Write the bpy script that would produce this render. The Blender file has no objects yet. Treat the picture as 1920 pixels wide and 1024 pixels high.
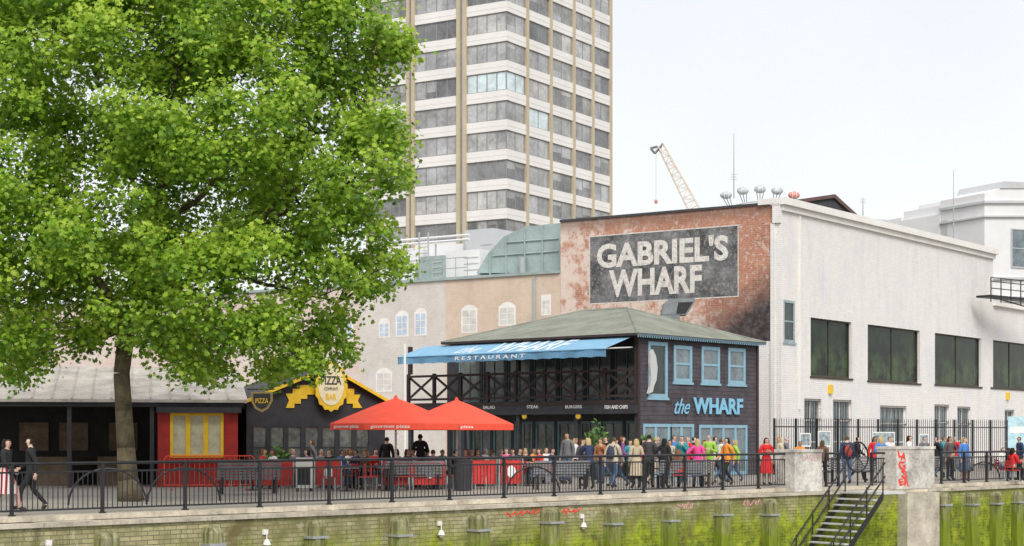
import bpy, math, random
import numpy as np
from mathutils import Vector, Matrix
random.seed(7); np.random.seed(7)
S=bpy.context.scene; COL=S.collection
S.view_settings.view_transform='Standard'; S.view_settings.look='None'; S.view_settings.exposure=0
F,CX,HY,EYE=3165.,960.,816.,1.75
def at(px,py,Y): return Vector(((px-CX)/F*Y, Y, EYE+(HY-py)/F*Y))
def gxy(px,Y): return ((px-CX)/F*Y, Y)
def zy(py,Y): return EYE+(HY-py)/F*Y
class Fr:
    def __init__(s,p0,p1):
        s.o=Vector((p0[0],p0[1],0)); d=Vector((p1[0]-p0[0],p1[1]-p0[1],0)); s.L=d.length; s.u=d.normalized(); s.n=Vector((s.u.y,-s.u.x,0))
    def P(s,u,z,d=0): return s.o+s.u*u+s.n*d+Vector((0,0,z))
    def hit(s,px,py=816,d=0):
        o=s.o+s.n*d; a=(px-CX)/F; t=(a*o.y-o.x)/(s.u.x-a*s.u.y); Y=o.y+s.u.y*t
        return t, EYE+(HY-py)/F*Y
    def rc(s,x0,x1,y0,y1,d=0):
        u0,z1=s.hit(x0,y0,d); _,z0=s.hit(x0,y1,d); u1,_=s.hit(x1,y1,d)
        return u0,u1,z0,z1
W=Fr((0,0),(1,0))
# ---------------- materials
class NT:
    def __init__(s,name):
        s.m=bpy.data.materials.new(name); s.m.use_nodes=True; s.t=s.m.node_tree; s.b=s.t.nodes['Principled BSDF']; s.pos=s.t.nodes.new('ShaderNodeNewGeometry').outputs['Position']
    def set(s,inp,v):
        if hasattr(v,'is_output'): s.t.links.new(v,inp)
        elif isinstance(v,(tuple,list)) and len(v)==3 and inp.type=='RGBA': inp.default_value=(*v,1)
        else: inp.default_value=v
    def noise(s,scale,detail=4,vec=None,rough=.6):
        n=s.t.nodes.new('ShaderNodeTexNoise'); s.set(n.inputs['Vector'],vec or s.pos); n.inputs['Scale'].default_value=scale; n.inputs['Detail'].default_value=detail; n.inputs['Roughness'].default_value=rough
        return n.outputs['Fac']
    def mp(s,v,a,b,c=0,d=1):
        n=s.t.nodes.new('ShaderNodeMapRange'); s.set(n.inputs[0],v); 
        for i,x in enumerate((a,b,c,d)): n.inputs[i+1].default_value=x
        return n.outputs[0]
    def mix(s,f,a,b,bt='MIX'):
        n=s.t.nodes.new('ShaderNodeMix'); n.data_type='RGBA'; n.blend_type=bt; s.set(n.inputs[0],f); s.set(n.inputs[6],a); s.set(n.inputs[7],b); return n.outputs[2]
    def math(s,op,a,b=0,c=False):
        n=s.t.nodes.new('ShaderNodeMath'); n.operation=op; n.use_clamp=c; s.set(n.inputs[0],a); s.set(n.inputs[1],b); return n.outputs[0]
    def sep(s,v=None):
        n=s.t.nodes.new('ShaderNodeSeparateXYZ'); s.set(n.inputs[0],v or s.pos); return n.outputs
    def comb(s,x,y,z=0.0):
        n=s.t.nodes.new('ShaderNodeCombineXYZ'); s.set(n.inputs[0],x); s.set(n.inputs[1],y); s.set(n.inputs[2],z); return n.outputs[0]
    def uz(s,fr):
        n=s.t.nodes.new('ShaderNodeVectorMath'); n.operation='DOT_PRODUCT'; s.set(n.inputs[0],s.pos); n.inputs[1].default_value=tuple(fr.u)
        u=s.math('SUBTRACT',n.outputs['Value'],fr.o.dot(fr.u)); return u,s.sep()[2]
    def brick(s,vec,c1,c2,mo,sc=4.5,ms=.015):
        n=s.t.nodes.new('ShaderNodeTexBrick'); s.set(n.inputs['Vector'],vec); s.set(n.inputs['Color1'],c1); s.set(n.inputs['Color2'],c2); s.set(n.inputs['Mortar'],mo)
        n.inputs['Scale'].default_value=sc; n.inputs['Mortar Size'].default_value=ms; n.inputs['Brick Width'].default_value=1.0; n.inputs['Row Height'].default_value=.34
        return n.outputs['Color'],n.outputs['Fac']
    def bump(s,h,st=.3,dist=.02):
        n=s.t.nodes.new('ShaderNodeBump'); n.inputs['Strength'].default_value=st; n.inputs['Distance'].default_value=dist; s.set(n.inputs['Height'],h); s.t.links.new(n.outputs[0],s.b.inputs['Normal'])
    def out(s,c,rough=.8,metal=0,spec=.3):
        s.set(s.b.inputs['Base Color'],c); s.set(s.b.inputs['Roughness'],rough); s.b.inputs['Metallic'].default_value=metal; s.b.inputs['Specular IOR Level'].default_value=spec; return s.m
def M(name,c,rough=.7,var=.25,scale=4,bump=.15,metal=0,spec=.35):
    k=NT(name); n=k.noise(scale,5); n2=k.noise(scale*7,3)
    f=k.mp(k.math('ADD',n,k.math('MULTIPLY',n2,.5)),.5,1.0)
    col=k.mix(f,tuple(x*(1-var) for x in c),tuple(min(1,x*(1+var)) for x in c))
    if bump: k.bump(n2,bump,.02)
    return k.out(col,rough,metal,spec)
white=M('white_paint',(.80,.78,.74),.7,.08,.7)
black=M('black_metal',(.024,.024,.027),.45,.3,5,.05)
blackp=M('black_paint',(.038,.038,.044),.6,.3,3)
dark=M('dark_interior',(.03,.028,.027),.9,.4,1.5,0)
brown=M('brown_timber',(.045,.030,.029),.7,.35,5)
blue=M('blue_paint',(.25,.43,.53),.55,.12,5,.05)
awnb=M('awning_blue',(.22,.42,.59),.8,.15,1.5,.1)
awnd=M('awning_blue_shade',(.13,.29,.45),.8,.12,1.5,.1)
letw=M('white_lettering',(.8,.8,.78),.6,.08,6,0)
letf=M('faded_lettering',(.62,.71,.78),.7,.15,2,0)
letb=M('blue_lettering',(.22,.50,.68),.5,.1,6,0)
red=M('red_paint',(.36,.025,.022),.55,.35,3,.05)
redc=M('red_canvas',(.86,.095,.05),.8,.1,3,.1)
reds=M('red_screen_fabric',(.55,.05,.045),.8,.3,2.5,.1)
yel=M('yellow_paint',(.80,.52,.03),.5,.12,5,.03)
cream=M('cream_paint',(.78,.72,.48),.6,.1,5,.03)
roofm=M('shed_roof_sheet',(.44,.41,.36),.85,.35,1.2)
slate=M('slate_roof',(.06,.06,.065),.8,.3,3)
hip=M('hip_roof_felt',(.235,.25,.205),.9,.28,.9,.3)
eavem=M('eave_paint',(.10,.16,.20),.6,.2,3)
steel=M('galvanised_steel',(.46,.48,.49),.45,.15,4,.05,.5)
duct=M('grey_green_duct',(.34,.42,.41),.55,.2,.8,.05,.1)
conc=M('stone_coping',(.50,.45,.36),.9,.4,1.6,.4)
concw=M('painted_concrete',(.58,.55,.50),.9,.5,1.4,.5)
tread_=M('worn_step',(.55,.55,.53),.8,.25,3)
tan=M('tan_column',(.50,.43,.31),.8,.1,.5,.1)
towerw=M('tower_spandrel',(.76,.745,.72),.7,.06,.3,.05)
twall=M('tower_core',(.30,.30,.29),.8,.2,.3,.05)
tmull=M('tower_mullion',(.27,.27,.27),.6,.2,.3,.0)
tg=[M('tower_glass_%d'%i,c,.25,.45,.3,0) for i,c in enumerate([(.33,.335,.34),(.45,.45,.44),(.22,.225,.23),(.39,.40,.41),(.28,.285,.28),(.17,.175,.18)])]
tlit=M('tower_glass_lit',(.58,.68,.70),.2,.3,.4,0)  # lit panes: their brightness is put into a pale base colour
glass=M('dark_glass',(.03,.04,.04),.07,.7,.5,0,0,.4)
k=NT('painted_reflection_glass'); n=k.noise(.9,6,None,.7); c=k.mix(k.mp(n,.42,.62),(.008,.014,.012),(.05,.085,.035)); zz=k.sep()[2]; c=k.mix(k.mp(zz,5.6,6.4,0,.7),c,(.012,.02,.018)); glassg=k.out(c,.08,0,.12)  # green tree reflections are painted into the pane colour, darker higher up
glassb=M('blue_grey_glass',(.16,.20,.22),.12,.5,1,0,0,.5)
graf=M('red_graffiti',(.80,.07,.045),.7,.2,8,0)
graff=M('faded_graffiti',(.60,.33,.30),.8,.3,8,0)
bark=M('plane_bark',(.13,.105,.065),.9,.5,4,.7)
bench=M('bench_slats',(.20,.20,.21),.7,.25,5)
farw=M('far_white_render',(.74,.74,.74),.8,.08,.2,.05)
farg=M('far_grey_render',(.52,.53,.54),.8,.12,.2,.05)
craney=M('crane_cream',(.72,.62,.50),.6,.1,1,0)
capm=M('capsule_glass',(.44,.50,.52),.2,.4,.4,0)
capr=M('capsule_red',(.62,.26,.24),.3,.3,.4,0)
def brickm(name,fr,c1,c2,mo,over=None,sc=4.5,ms=.015):
    k=NT(name); u,z=k.uz(fr); v=k.comb(u,z); bc,bf=k.brick(v,c1,c2,mo,sc,ms)
    col=over(k,u,z,bc)
    k.bump(k.math('SUBTRACT',k.noise(25,2),bf),.5,.02); return k.out(col,.88,0,.2)
# ---------------- mesh builder
ORG={}
class MB:
    def __init__(s): s.v=[]; s.f=[]
    def add(s,vs,fs):
        b=len(s.v); s.v+=[Vector(v) for v in vs]; s.f+=[tuple(i+b for i in f) for f in fs]; return s
    def hexa(s,c): return s.add(c,[(0,3,2,1),(4,5,6,7),(0,1,5,4),(1,2,6,5),(2,3,7,6),(3,0,4,7)])
    def box(s,fr,u0,u1,z0,z1,d0,d1):
        P=fr.P; a,b=min(d0,d1),max(d0,d1)
        return s.hexa([P(u0,z0,b),P(u1,z0,b),P(u1,z0,a),P(u0,z0,a),P(u0,z1,b),P(u1,z1,b),P(u1,z1,a),P(u0,z1,a)])
    def pb(s,fr,x0,x1,y0,y1,d0,d1):
        u0,u1,z0,z1=fr.rc(x0,x1,y0,y1,max(d0,d1)); return s.box(fr,u0,u1,z0,z1,d0,d1)
    def bx(s,x0,x1,y0,y1,z0,z1): return s.box(W,x0,x1,z0,z1,-y1,-y0)
    def tube(s,p,q,r,r2=None,n=6):
        p=Vector(p);q=Vector(q); r2=r if r2 is None else r2; a=(q-p); 
        if a.length<1e-6: return s
        a.normalize(); t=Vector((0,0,1)) if abs(a.z)<.9 else Vector((1,0,0)); x=a.cross(t).normalized(); y=a.cross(x)
        vs=[p+(x*math.cos(2*math.pi*i/n)+y*math.sin(2*math.pi*i/n))*r for i in range(n)]+[q+(x*math.cos(2*math.pi*i/n)+y*math.sin(2*math.pi*i/n))*r2 for i in range(n)]
        return s.add(vs,[(i,(i+1)%n,n+(i+1)%n,n+i) for i in range(n)]+[tuple(range(n-1,-1,-1)),tuple(range(n,2*n))])
    def path(s,pts,r,n=6,close=False):
        L=list(pts); 
        if close: L=L+[L[0]]
        for i in range(len(L)-1): s.tube(L[i],L[i+1],r(i) if callable(r) else r,r(i+1) if callable(r) else r,n)
        return s
    def prism(s,A,B):
        n=len(A); return s.add(list(A)+list(B),[tuple(range(n)),tuple(range(2*n-1,n-1,-1))]+[(i,n+i,n+(i+1)%n,(i+1)%n) for i in range(n)])
    def pu(s,fr,pts,d0,d1): return s.prism([fr.P(u,z,d1) for u,z in pts],[fr.P(u,z,d0) for u,z in pts])
    def pp(s,fr,pts,d0,d1): return s.pu(fr,[fr.hit(x,y,d1) for x,y in pts],d0,d1)
    def ball(s,c,rx,ry=None,rz=None,n=8,m=6):
        ry=ry or rx; rz=rz or rx; c=Vector(c); vs=[c+Vector((0,0,rz))]
        for j in range(1,m):
            for i in range(n): a=2*math.pi*i/n; b=math.pi*j/m; vs.append(c+Vector((rx*math.sin(b)*math.cos(a),ry*math.sin(b)*math.sin(a),rz*math.cos(b))))
        vs.append(c-Vector((0,0,rz))); fs=[(0,1+i,1+(i+1)%n) for i in range(n)]
        for j in range(m-2):
            for i in range(n): a=1+j*n+i; b=1+j*n+(i+1)%n; fs.append((a,a+n,b+n,b))
        e=len(vs)-1; fs+=[(e,1+(m-2)*n+(i+1)%n,1+(m-2)*n+i) for i in range(n)]
        return s.add(vs,fs)
    def build(s,name,mat,parent=None,smooth=False):
        if parent is None:
            xs=[v.x for v in s.v]; ys=[v.y for v in s.v]; zs=[v.z for v in s.v]; o=Vector(((min(xs)+max(xs))/2,(min(ys)+max(ys))/2,min(zs)))
        else: o=ORG[parent.name]
        me=bpy.data.meshes.new(name); me.from_pydata([tuple(v-o) for v in s.v],[],s.f); me.materials.append(mat)
        if smooth: me.polygons.foreach_set('use_smooth',[True]*len(me.polygons))
        ob=bpy.data.objects.new(name,me); COL.objects.link(ob)
        if parent is None: ob.location=o
        else: ob.parent=parent
        ORG[ob.name]=o; return ob
def tag(o,label=None,cat=None,group=None,kind=None):
    for k,v in (('label',label),('category',cat),('group',group),('kind',kind)):
        if v: o[k]=v
    return o
def thing(name,label,cat,loc=(0,0,0),group=None,rz=0):
    o=bpy.data.objects.new(name,None); COL.objects.link(o); o.location=loc; o.rotation_euler=(0,0,rz); o.empty_display_size=.2
    ORG[o.name]=Vector(loc); return tag(o,label,cat,group)
def dup(root,loc,rz=None,label=None,sc=None):
    def cp(o,p):
        c=o.copy(); COL.objects.link(c); c.parent=p; ORG[c.name]=ORG.get(o.name)
        for ch in list(o.children): cp(ch,c)
        return c
    r=cp(root,None); r.location=loc
    if rz is not None: r.rotation_euler=(0,0,rz)
    if label: r['label']=label
    if sc: r.scale=(sc,sc,sc)
    return r
def textmesh(s,mapf,mat,parent,name='lettering',off=.0,ext=.0,shear=0.,flip=False):
    c=bpy.data.curves.new('t','FONT'); c.body=s; c.size=1; c.offset=off; c.extrude=.5; c.shear=shear; c.resolution_u=3; c.align_x='LEFT'
    o=bpy.data.objects.new('t',c); COL.objects.link(o); dg=bpy.context.evaluated_depsgraph_get(); me=bpy.data.meshes.new_from_object(o.evaluated_get(dg))
    vs=[v.co.copy() for v in me.vertices]; fs=[tuple(p.vertices) for p in me.polygons]
    bpy.data.objects.remove(o); bpy.data.meshes.remove(me)
    x0=min(v.x for v in vs);x1=max(v.x for v in vs);y0=min(v.y for v in vs);y1=max(v.y for v in vs)
    mb=MB(); mb.add([mapf((v.x-x0)/(x1-x0),(v.y-y0)/(y1-y0),v.z+.5) for v in vs],fs); return mb.build(name,mat,parent)
def text(s,fr,u0,u1,z0,z1,d,mat,parent,name='lettering',off=.0,th=.02,shear=0):
    return textmesh(s,lambda a,b,e:fr.P(u0+(u1-u0)*a,z0+(z1-z0)*b,d+th*e),mat,parent,name,off,shear=shear)
def textpx(s,fr,x0,x1,y0,y1,d,mat,parent,**k):
    u0,u1,z0,z1=fr.rc(x0,x1,y0,y1,d); return text(s,fr,u0,u1,z0,z1,d,mat,parent,**k)
def wallgrid(mb,fr,u0,u1,z0,z1,ops,rev=.25):
    us=sorted({u0,u1,*[x for o in ops for x in o[:2]]}); zs=sorted({z0,z1,*[x for o in ops for x in o[2:4]]})
    us=[x for x in us if u0<=x<=u1]; zs=[x for x in zs if z0<=x<=z1]
    for i in range(len(us)-1):
        for j in range(len(zs)-1):
            uc=(us[i]+us[i+1])/2; zc=(zs[j]+zs[j+1])/2
            if any(o[0]<uc<o[1] and o[2]<zc<o[3] for o in ops): continue
            mb.add([fr.P(us[i],zs[j]),fr.P(us[i+1],zs[j]),fr.P(us[i+1],zs[j+1]),fr.P(us[i],zs[j+1])],[(0,1,2,3)])
    for a,b,c,d in [o[:4] for o in ops]:
        q=[(a,c),(b,c),(b,d),(a,d)]
        for i in range(4):
            p,r=q[i],q[(i+1)%4]; mb.add([fr.P(*p),fr.P(*r),fr.P(*r,-rev),fr.P(*p,-rev)],[(0,1,2,3)])
def window(fr,o,parent,fm,gm,nx=1,nz=1,fw=.07,d=-.15,name='window',sill=None,mw=None):
    u0,u1,z0,z1=o; m=MB(); mw=mw or fw*.6
    m.box(fr,u0,u0+fw,z0,z1,d,d+.07); m.box(fr,u1-fw,u1,z0,z1,d,d+.07); m.box(fr,u0+fw,u1-fw,z1-fw,z1,d,d+.068); m.box(fr,u0+fw,u1-fw,z0,z0+fw,d,d+.068)
    for i in range(1,nx): c=u0+(u1-u0)*i/nx; m.box(fr,c-mw/2,c+mw/2,z0+fw,z1-fw,d,d+.06)
    for i in range(1,nz): c=z0+(z1-z0)*i/nz; m.box(fr,u0+fw,u1-fw,c-mw/2,c+mw/2,d,d+.05)
    if sill: m.box(fr,u0-.08,u1+.08,z0-.1,z0-.003,d,sill)
    w=m.build(name,fm,parent); MB().box(fr,u0+fw*.5,u1-fw*.5,z0+fw*.5,z1-fw*.5,d-.02,d+.02).build('pane',gm,w); return w
ORDN=['first','second','third','fourth','fifth','sixth','seventh','eighth','ninth','tenth','eleventh','twelfth','thirteenth','fourteenth','fifteenth','sixteenth']
# ---------------- camera, light, sky
cd=bpy.data.cameras.new('camera'); cam=bpy.data.objects.new('camera',cd); COL.objects.link(cam); cam.location=(0,0,EYE); cam.rotation_euler=(math.pi/2,0,0)
cd.sensor_width=36; cd.lens=36*F/1920; cd.shift_y=(HY-512)/1920; cd.clip_end=5000; S.camera=cam
wd=bpy.data.worlds.new('World'); S.world=wd; wd.use_nodes=True; t=wd.node_tree; bg=t.nodes['Background']; out=t.nodes['World Output']
sky=t.nodes.new('ShaderNodeTexSky'); sky.sky_type='NISHITA'; sky.sun_disc=False; sky.sun_elevation=math.radians(50); sky.sun_rotation=math.radians(160)
t.links.new(sky.outputs[0],bg.inputs[0]); bg.inputs[1].default_value=.05
bg2=t.nodes.new('ShaderNodeBackground'); tc=t.nodes.new('ShaderNodeTexCoord'); nz=t.nodes.new('ShaderNodeTexNoise'); nz.inputs['Scale'].default_value=3.5; nz.inputs['Detail'].default_value=5
mr=t.nodes.new('ShaderNodeMapRange'); mr.inputs[1].default_value=.35; mr.inputs[2].default_value=.7; t.links.new(nz.outputs[0],mr.inputs[0])
mx=t.nodes.new('ShaderNodeMix'); mx.data_type='RGBA'; mx.inputs[6].default_value=(.765,.74,.72,1); mx.inputs[7].default_value=(.84,.805,.77,1)
t.links.new(tc.outputs['Generated'],nz.inputs['Vector']); t.links.new(mr.outputs[0],mx.inputs[0]); t.links.new(mx.outputs[2],bg2.inputs[0]); bg2.inputs[1].default_value=1.0
ad=t.nodes.new('ShaderNodeAddShader'); t.links.new(bg.outputs[0],ad.inputs[0]); t.links.new(bg2.outputs[0],ad.inputs[1]); t.links.new(ad.outputs[0],out.inputs[0])
sl=bpy.data.lights.new('sun','SUN'); sl.energy=2.6; sl.angle=math.radians(26); sl.color=(1,.96,.9); so=bpy.data.objects.new('sun',sl); COL.objects.link(so)
so.rotation_euler=Vector((-.12,.8,-.75)).to_track_quat('-Z','Y').to_euler(); so.location=(10,-20,60)
# ---------------- ground, water, river wall
RF=Fr(gxy(0,36),gxy(1490,56.2)); RG=Fr(gxy(1490,56.2),gxy(1760,60.3)); RH=Fr(gxy(1760,60.3),gxy(1990,67))
k=NT('promenade_paving'); c=k.mix(k.mp(k.noise(.6,6),.35,.7),(.28,.255,.215),(.41,.375,.325)); c=k.mix(k.mp(k.noise(18,2),.45,.7),c,(.23,.215,.19)); k.bump(k.noise(30,2),.3,.01); pav=k.out(c,.9)
dd=-.15
g=MB(); e=[RF.P(-600,0,dd),RF.P(RF.L,0,dd),RG.P(RG.L,0,dd),RH.P(900,0,dd),Vector((2500,4000,0)),Vector((-3000,4000,0))]
g.add(e,[tuple(range(6))]); tag(g.build('ground',pav),kind='structure')
k=NT('river_water'); k.bump(k.noise(1.5,4),.4,.1); wm=k.out((.07,.075,.05),.12,0,.5)
tag(MB().add([(-1500,-800,-4.2),(1500,-800,-4.2),(1500,1200,-4.2),(-1500,1200,-4.2)],[(0,1,2,3)]).build('water',wm),kind='structure')
def rwover(k,u,z,bc):
    base=k.mix(k.mp(k.noise(.9,6,None,.7),.42,.62),bc,(.20,.19,.08))
    base=k.mix(k.mp(k.noise(2.5,6,None,.7),.57,.67,0,.5),base,(.60,.56,.42))
    x=k.sep()[0]
    st=k.noise(1.0,6,k.comb(k.math('MULTIPLY',u,2.6),k.math('MULTIPLY',z,.5)),.7)
    base=k.mix(k.mp(st,.54,.68,0,.75),base,(.12,.115,.06))
    h=k.math('ADD',k.math('MULTIPLY',z,-1.15),k.math('MULTIPLY',x,.034))
    h=k.math('ADD',h,k.math('MULTIPLY',st,2.4))
    f=k.mp(h,1.75,2.75,0,.96); n4=k.noise(2.1,8,None,.8); gc=k.mix(k.mp(n4,.40,.62),(.035,.06,.01),(.42,.52,.025))
    gc=k.mix(.3,gc,k.mix(1.0,bc,(.75,.95,.2),'MULTIPLY'))
    c=k.mix(f,base,gc); return k.mix(k.mp(k.noise(.45,5),.58,.68,0,.6),c,(.14,.09,.05))
rwm=[brickm('river_brick',fr,(.50,.45,.26),(.35,.32,.17),(.17,.16,.10),rwover,3.3,.03) for fr in (RF,RG,RH)]
rw=thing('river_wall','long brick embankment wall with stone coping, green with algae','wall',RF.P(14,-6,.5))
for fr,m,u0,u1 in ((RF,rwm[0],-30,RF.L),(RG,rwm[1],0,RG.L),(RH,rwm[2],0,40)):
    MB().box(fr,u0,u1,-6,-.232,-.6,.5).build('brick_face',m,rw)
    n=int((u1-u0)/1.4)+1; mm=MB()
    for i in range(n): a=u0+(u1-u0)*i/n; b=u0+(u1-u0)*(i+1)/n-.012; j=random.uniform(-.008,.008); mm.box(fr,a,b,-.23,-.13+j,-.6,.57+j)
    mm.build('coping',conc,rw)
    MB().box(fr,u0,u1,-.118,.006,-.3,.14).build('kerb',conc,rw)
# piles
k=NT('pile_timber'); xyz=k.sep(); zz=xyz[2]; gr_=k.noise(1.0,6,k.comb(k.math('MULTIPLY',xyz[0],9),k.math('MULTIPLY',xyz[1],9),k.math('MULTIPLY',zz,1.2)),.7)
f=k.mp(k.math('ADD',k.noise(3,6,None,.7),k.math('MULTIPLY',zz,-.45)),.72,1.15); pile=k.out(k.mix(f,k.mix(k.mp(gr_,.35,.65),(.10,.095,.04),(.40,.38,.22)),k.mix(gr_,(.06,.09,.012),(.34,.42,.03))),.9); k.bump(gr_,.9,.06)
def mkpile(fr,px,w,top,grp,lab):
    u,_=fr.hit(px,816,.75); r=thing('timber_pile',lab,'pile',fr.P(u,-6,.72),grp)
    P=fr.P; a=.505;b=.505+w*.85; h=w/2; t1=random.uniform(-.05,.05); m=MB(); R_=random.Random(int(px)); sec=[]
    for z in (-6,-3.2,-2.3,-1.7,-1.1,top-.12):
        j=lambda: R_.uniform(-.02,.02)
        sec.append([P(u-h+j(),z,b-.07+j()),P(u-h+.07+j(),z,b+j()),P(u+h-.07+j(),z,b+j()),P(u+h+j(),z,b-.07+j()),P(u+h+j(),z,a),P(u-h+j(),z,a)])
    sec.append([P(u-h*.8,top-.03+t1,b-.12),P(u-h*.55,top-.01,b-.07),P(u+h*.5,top+t1,b-.06),P(u+h*.75,top+.01,b-.12),P(u+h*.8,top+.03,a),P(u-h*.8,top+.01,a)])
    vs=[v for q in sec for v in q]; fs=[tuple(range(36,42))]
    for q in range(6): fs+=[(q*6+i,q*6+(i+1)%6,q*6+6+(i+1)%6,q*6+6+i) for i in range(6)]
    m.add(vs,fs); m.build('post',pile,r)
    zb=top-.35-random.uniform(0,.12); MB().box(fr,u-h-.03,u+h+.03,zb-.06,zb,.506,b+.03).build('band',steel,r)
for i,px in enumerate([203,403,595,753,901,1036,1153,1260,1358,1447]): mkpile(RF,px,.44+random.uniform(-.05,.06),-.30+random.uniform(-.09,.03),'timber piles against the left river wall','%s timber pile from the left against the river wall'%ORDN[i])
for i,px in enumerate([1772,1826,1872,1912]): mkpile(RH,px,.42+random.uniform(-.04,.05),-.31+random.uniform(-.05,.05),'timber piles right of the stairs','%s timber pile to the right of the graffiti pier'%ORDN[i])
for i,px in enumerate([92,498,825,1092]):
    u,_=RF.hit(px,816,.55); r=thing('wall_lamp','small white bell lamp on river wall, %s from the left'%ORDN[i],'lamp',RF.P(u,-.95,.5),'bell lamps on the river wall')
    MB().box(RF,u-.07,u+.07,-.62,-.5,.502,.56).build('bracket',white,r); MB().tube(RF.P(u,-.56,.6),RF.P(u,-.76,.6),.015).tube(RF.P(u,-.74,.6),RF.P(u,-.86,.6),.05,.1,10).build('shade',white,r); MB().ball(RF.P(u,-.88,.6),.06).build('bulb',cream,r)
def scrawl(fr,u0,u1,z0,z1,d,seed,n=9):
    rr=random.Random(seed); m=MB(); pts=[]
    for i in range(n): pts.append(fr.P(u0+(u1-u0)*i/(n-1)+rr.uniform(-.09,.09),(z1 if i%2 else z0)+rr.uniform(-.05,.05),d))
    for i in range(n-1): m.tube(pts[i],pts[i+1],.018,.022,5)
    return m
for i,(a,b) in enumerate(((945,1010),(1030,1085),(1270,1300),(1395,1430))):
    ua,ub=RF.hit(a,816,.5)[0],RF.hit(b,816,.5)[0]
    tag(scrawl(RF,ua,ub,-.47,-.32,.5,i,12).build('graffiti',graff if i>1 else graf),'red painted scrawl on the river wall, %s from the left'%ORDN[i],'graffiti','red scrawls on the river wall')
# railings
def railing(fr,us,label,close=True):
    r=thing('railing',label,'railing',fr.P(us[0],0))
    for u in us:
        m=MB(); m.box(fr,u-.035,u+.035,.006,1.12,-.035,.035); m.box(fr,u-.06,u+.06,.0062,.04,-.06,.06); m.box(fr,u-.045,u+.045,.9,1.0,-.045,.045); m.build('post',black,r)
    a,b=us[0],us[-1]
    MB().tube(fr.P(a-.03,1.13),fr.P(b+.03,1.13),.036,None,8).build('top_rail',black,r)
    MB().box(fr,a,b,.925,.965,-.015,.015).build('middle_rail',black,r); MB().box(fr,a,b,.1,.14,-.015,.015).build('bottom_rail',black,r)
    for i in range(len(us)-1):
        m=MB(); n=max(1,round((us[i+1]-us[i])/.125)); 
        for j in range(1,n): u=us[i]+(us[i+1]-us[i])*j/n; m.box(fr,u-.008,u+.008,.14,.925,-.008,.008)
        m.build('baluster_panel',black,r)
us=[RF.hit(px)[0] for px in (22,192,347,487,617,735,843,945,1039,1126,1207,1284,1355,1422,1484)]
us=[us[0]-2*(us[1]-us[0]),us[0]-(us[1]-us[0])]+us
railing(RF,us,'long black metal railing along the river wall, left of the concrete pier')
railing(RG,[RG.hit(1549)[0],RG.hit(1572)[0]],'short black railing stub just right of the left pier')
railing(RG,[RG.hit(1634)[0],RG.hit(1674)[0]],'short black railing between the stairs and the graffiti pier')
railing(RH,[RH.hit(px)[0] for px in (1765,1808,1850,1888,1925,1960,1995)],'black metal railing on the wall right of the graffiti pier')
# piers
def pier(fr,x0,x1,ztop,label):
    u0=fr.hit(x0,816,.55)[0];u1=fr.hit(x1,816,.55)[0]; r=thing('concrete_pier',label,'pier',fr.P((u0+u1)/2,-.12,.2))
    MB().box(fr,u0,u1,-.117,ztop-.1,-.35,.55).build('shaft',concw,r); MB().box(fr,u0-.03,u1+.03,ztop-.099,ztop,-.38,.58).build('cap',concw,r); return r,u0,u1
r,u0,u1=pier(RG,1490,1541,1.28,'low concrete pier at the left of the river stairs, with faint red scribble')
text('LAGER',RG,u0+.35,u1-.08,.92,1.12,.553,graff,r,name='graffiti_letters',off=-.012,th=.006)
r,u0,u1=pier(RG,1681,1752,1.36,'taller concrete pier with red letters painted down its front')
def rotletter(ch,uc,zc,w,h,ang):
    ca,sa=math.cos(ang),math.sin(ang)
    textmesh(ch,lambda a,b,e:RG.P(uc+(a-.5)*w*ca-(b-.5)*h*sa+.03*math.sin(b*5),zc+(a-.5)*w*sa+(b-.5)*h*ca+.02*math.sin(a*6),.553+.008*e),graf,r,'graffiti_letter',.03)
for ch,uc,zc,w,h,an in (('L',.16,1.10,.16,.24,.15),('A',.36,1.00,.28,.30,-.25),('G',.26,.70,.34,.30,.2),('S',.38,.40,.30,.30,-.15),('E',.24,.13,.22,.24,.2),('R',.52,.10,.24,.24,-.1)): rotletter(ch,u0+uc,zc,w,h,an)
tag(MB().box(RG,u0+.1,u1-.2,-6,-.24,.503,.95).build('buttress',conc),'stone buttress below the pier with red letters','buttress')
# stairs down
r=thing('river_stairs','black metal stairs with handrails going down the river wall','stairs',RG.P(1.6,-6,.6))
ut=RG.hit(1588,816,.7)[0]; n=20
for i in range(n):
    z=-.15-.2*i; u=ut-.19*i; MB().box(RG,u-.25,u,z-.045,z,.64,2.28).build('tread',tread_,r)
for d in (.62,2.3):
    a,b=ut,ut-.19*n; m=MB(); m.hexa([RG.P(b,-.35-.2*n,d+.03),RG.P(a,-.35,d+.03),RG.P(a,-.35,d),RG.P(b,-.35-.2*n,d),RG.P(b,-.1-.2*n,d+.03),RG.P(a,-.1,d+.03),RG.P(a,-.1,d),RG.P(b,-.1-.2*n,d)]); m.build('stringer',black,r)
    for h in (.5,.95): MB().tube(RG.P(ut+.1,-.1+h,d),RG.P(b,-.1-.2*n+h,d),.03).build('handrail',black,r)
    for i in range(0,n,4): MB().tube(RG.P(ut-.19*i,-.2-.2*i,d),RG.P(ut-.19*i,.86-.2*i,d),.025).build('baluster',black,r)
MB().box(RG,ut+.003,ut+1.1,-.2,-.125,.605,2.3).build('landing',tread_,r)
r=thing('ring_ornament','black metal wheel standing behind the stair opening','wheel',RG.P(RG.hit(1612)[0],.3,-.1))
c=RG.hit(1612,857)
MB().path([RG.P(c[0]+.52*math.cos(a*math.pi/12),c[1]+.52*math.sin(a*math.pi/12),-.1) for a in range(24)],.03,close=True).build('rim',black,r)
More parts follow.
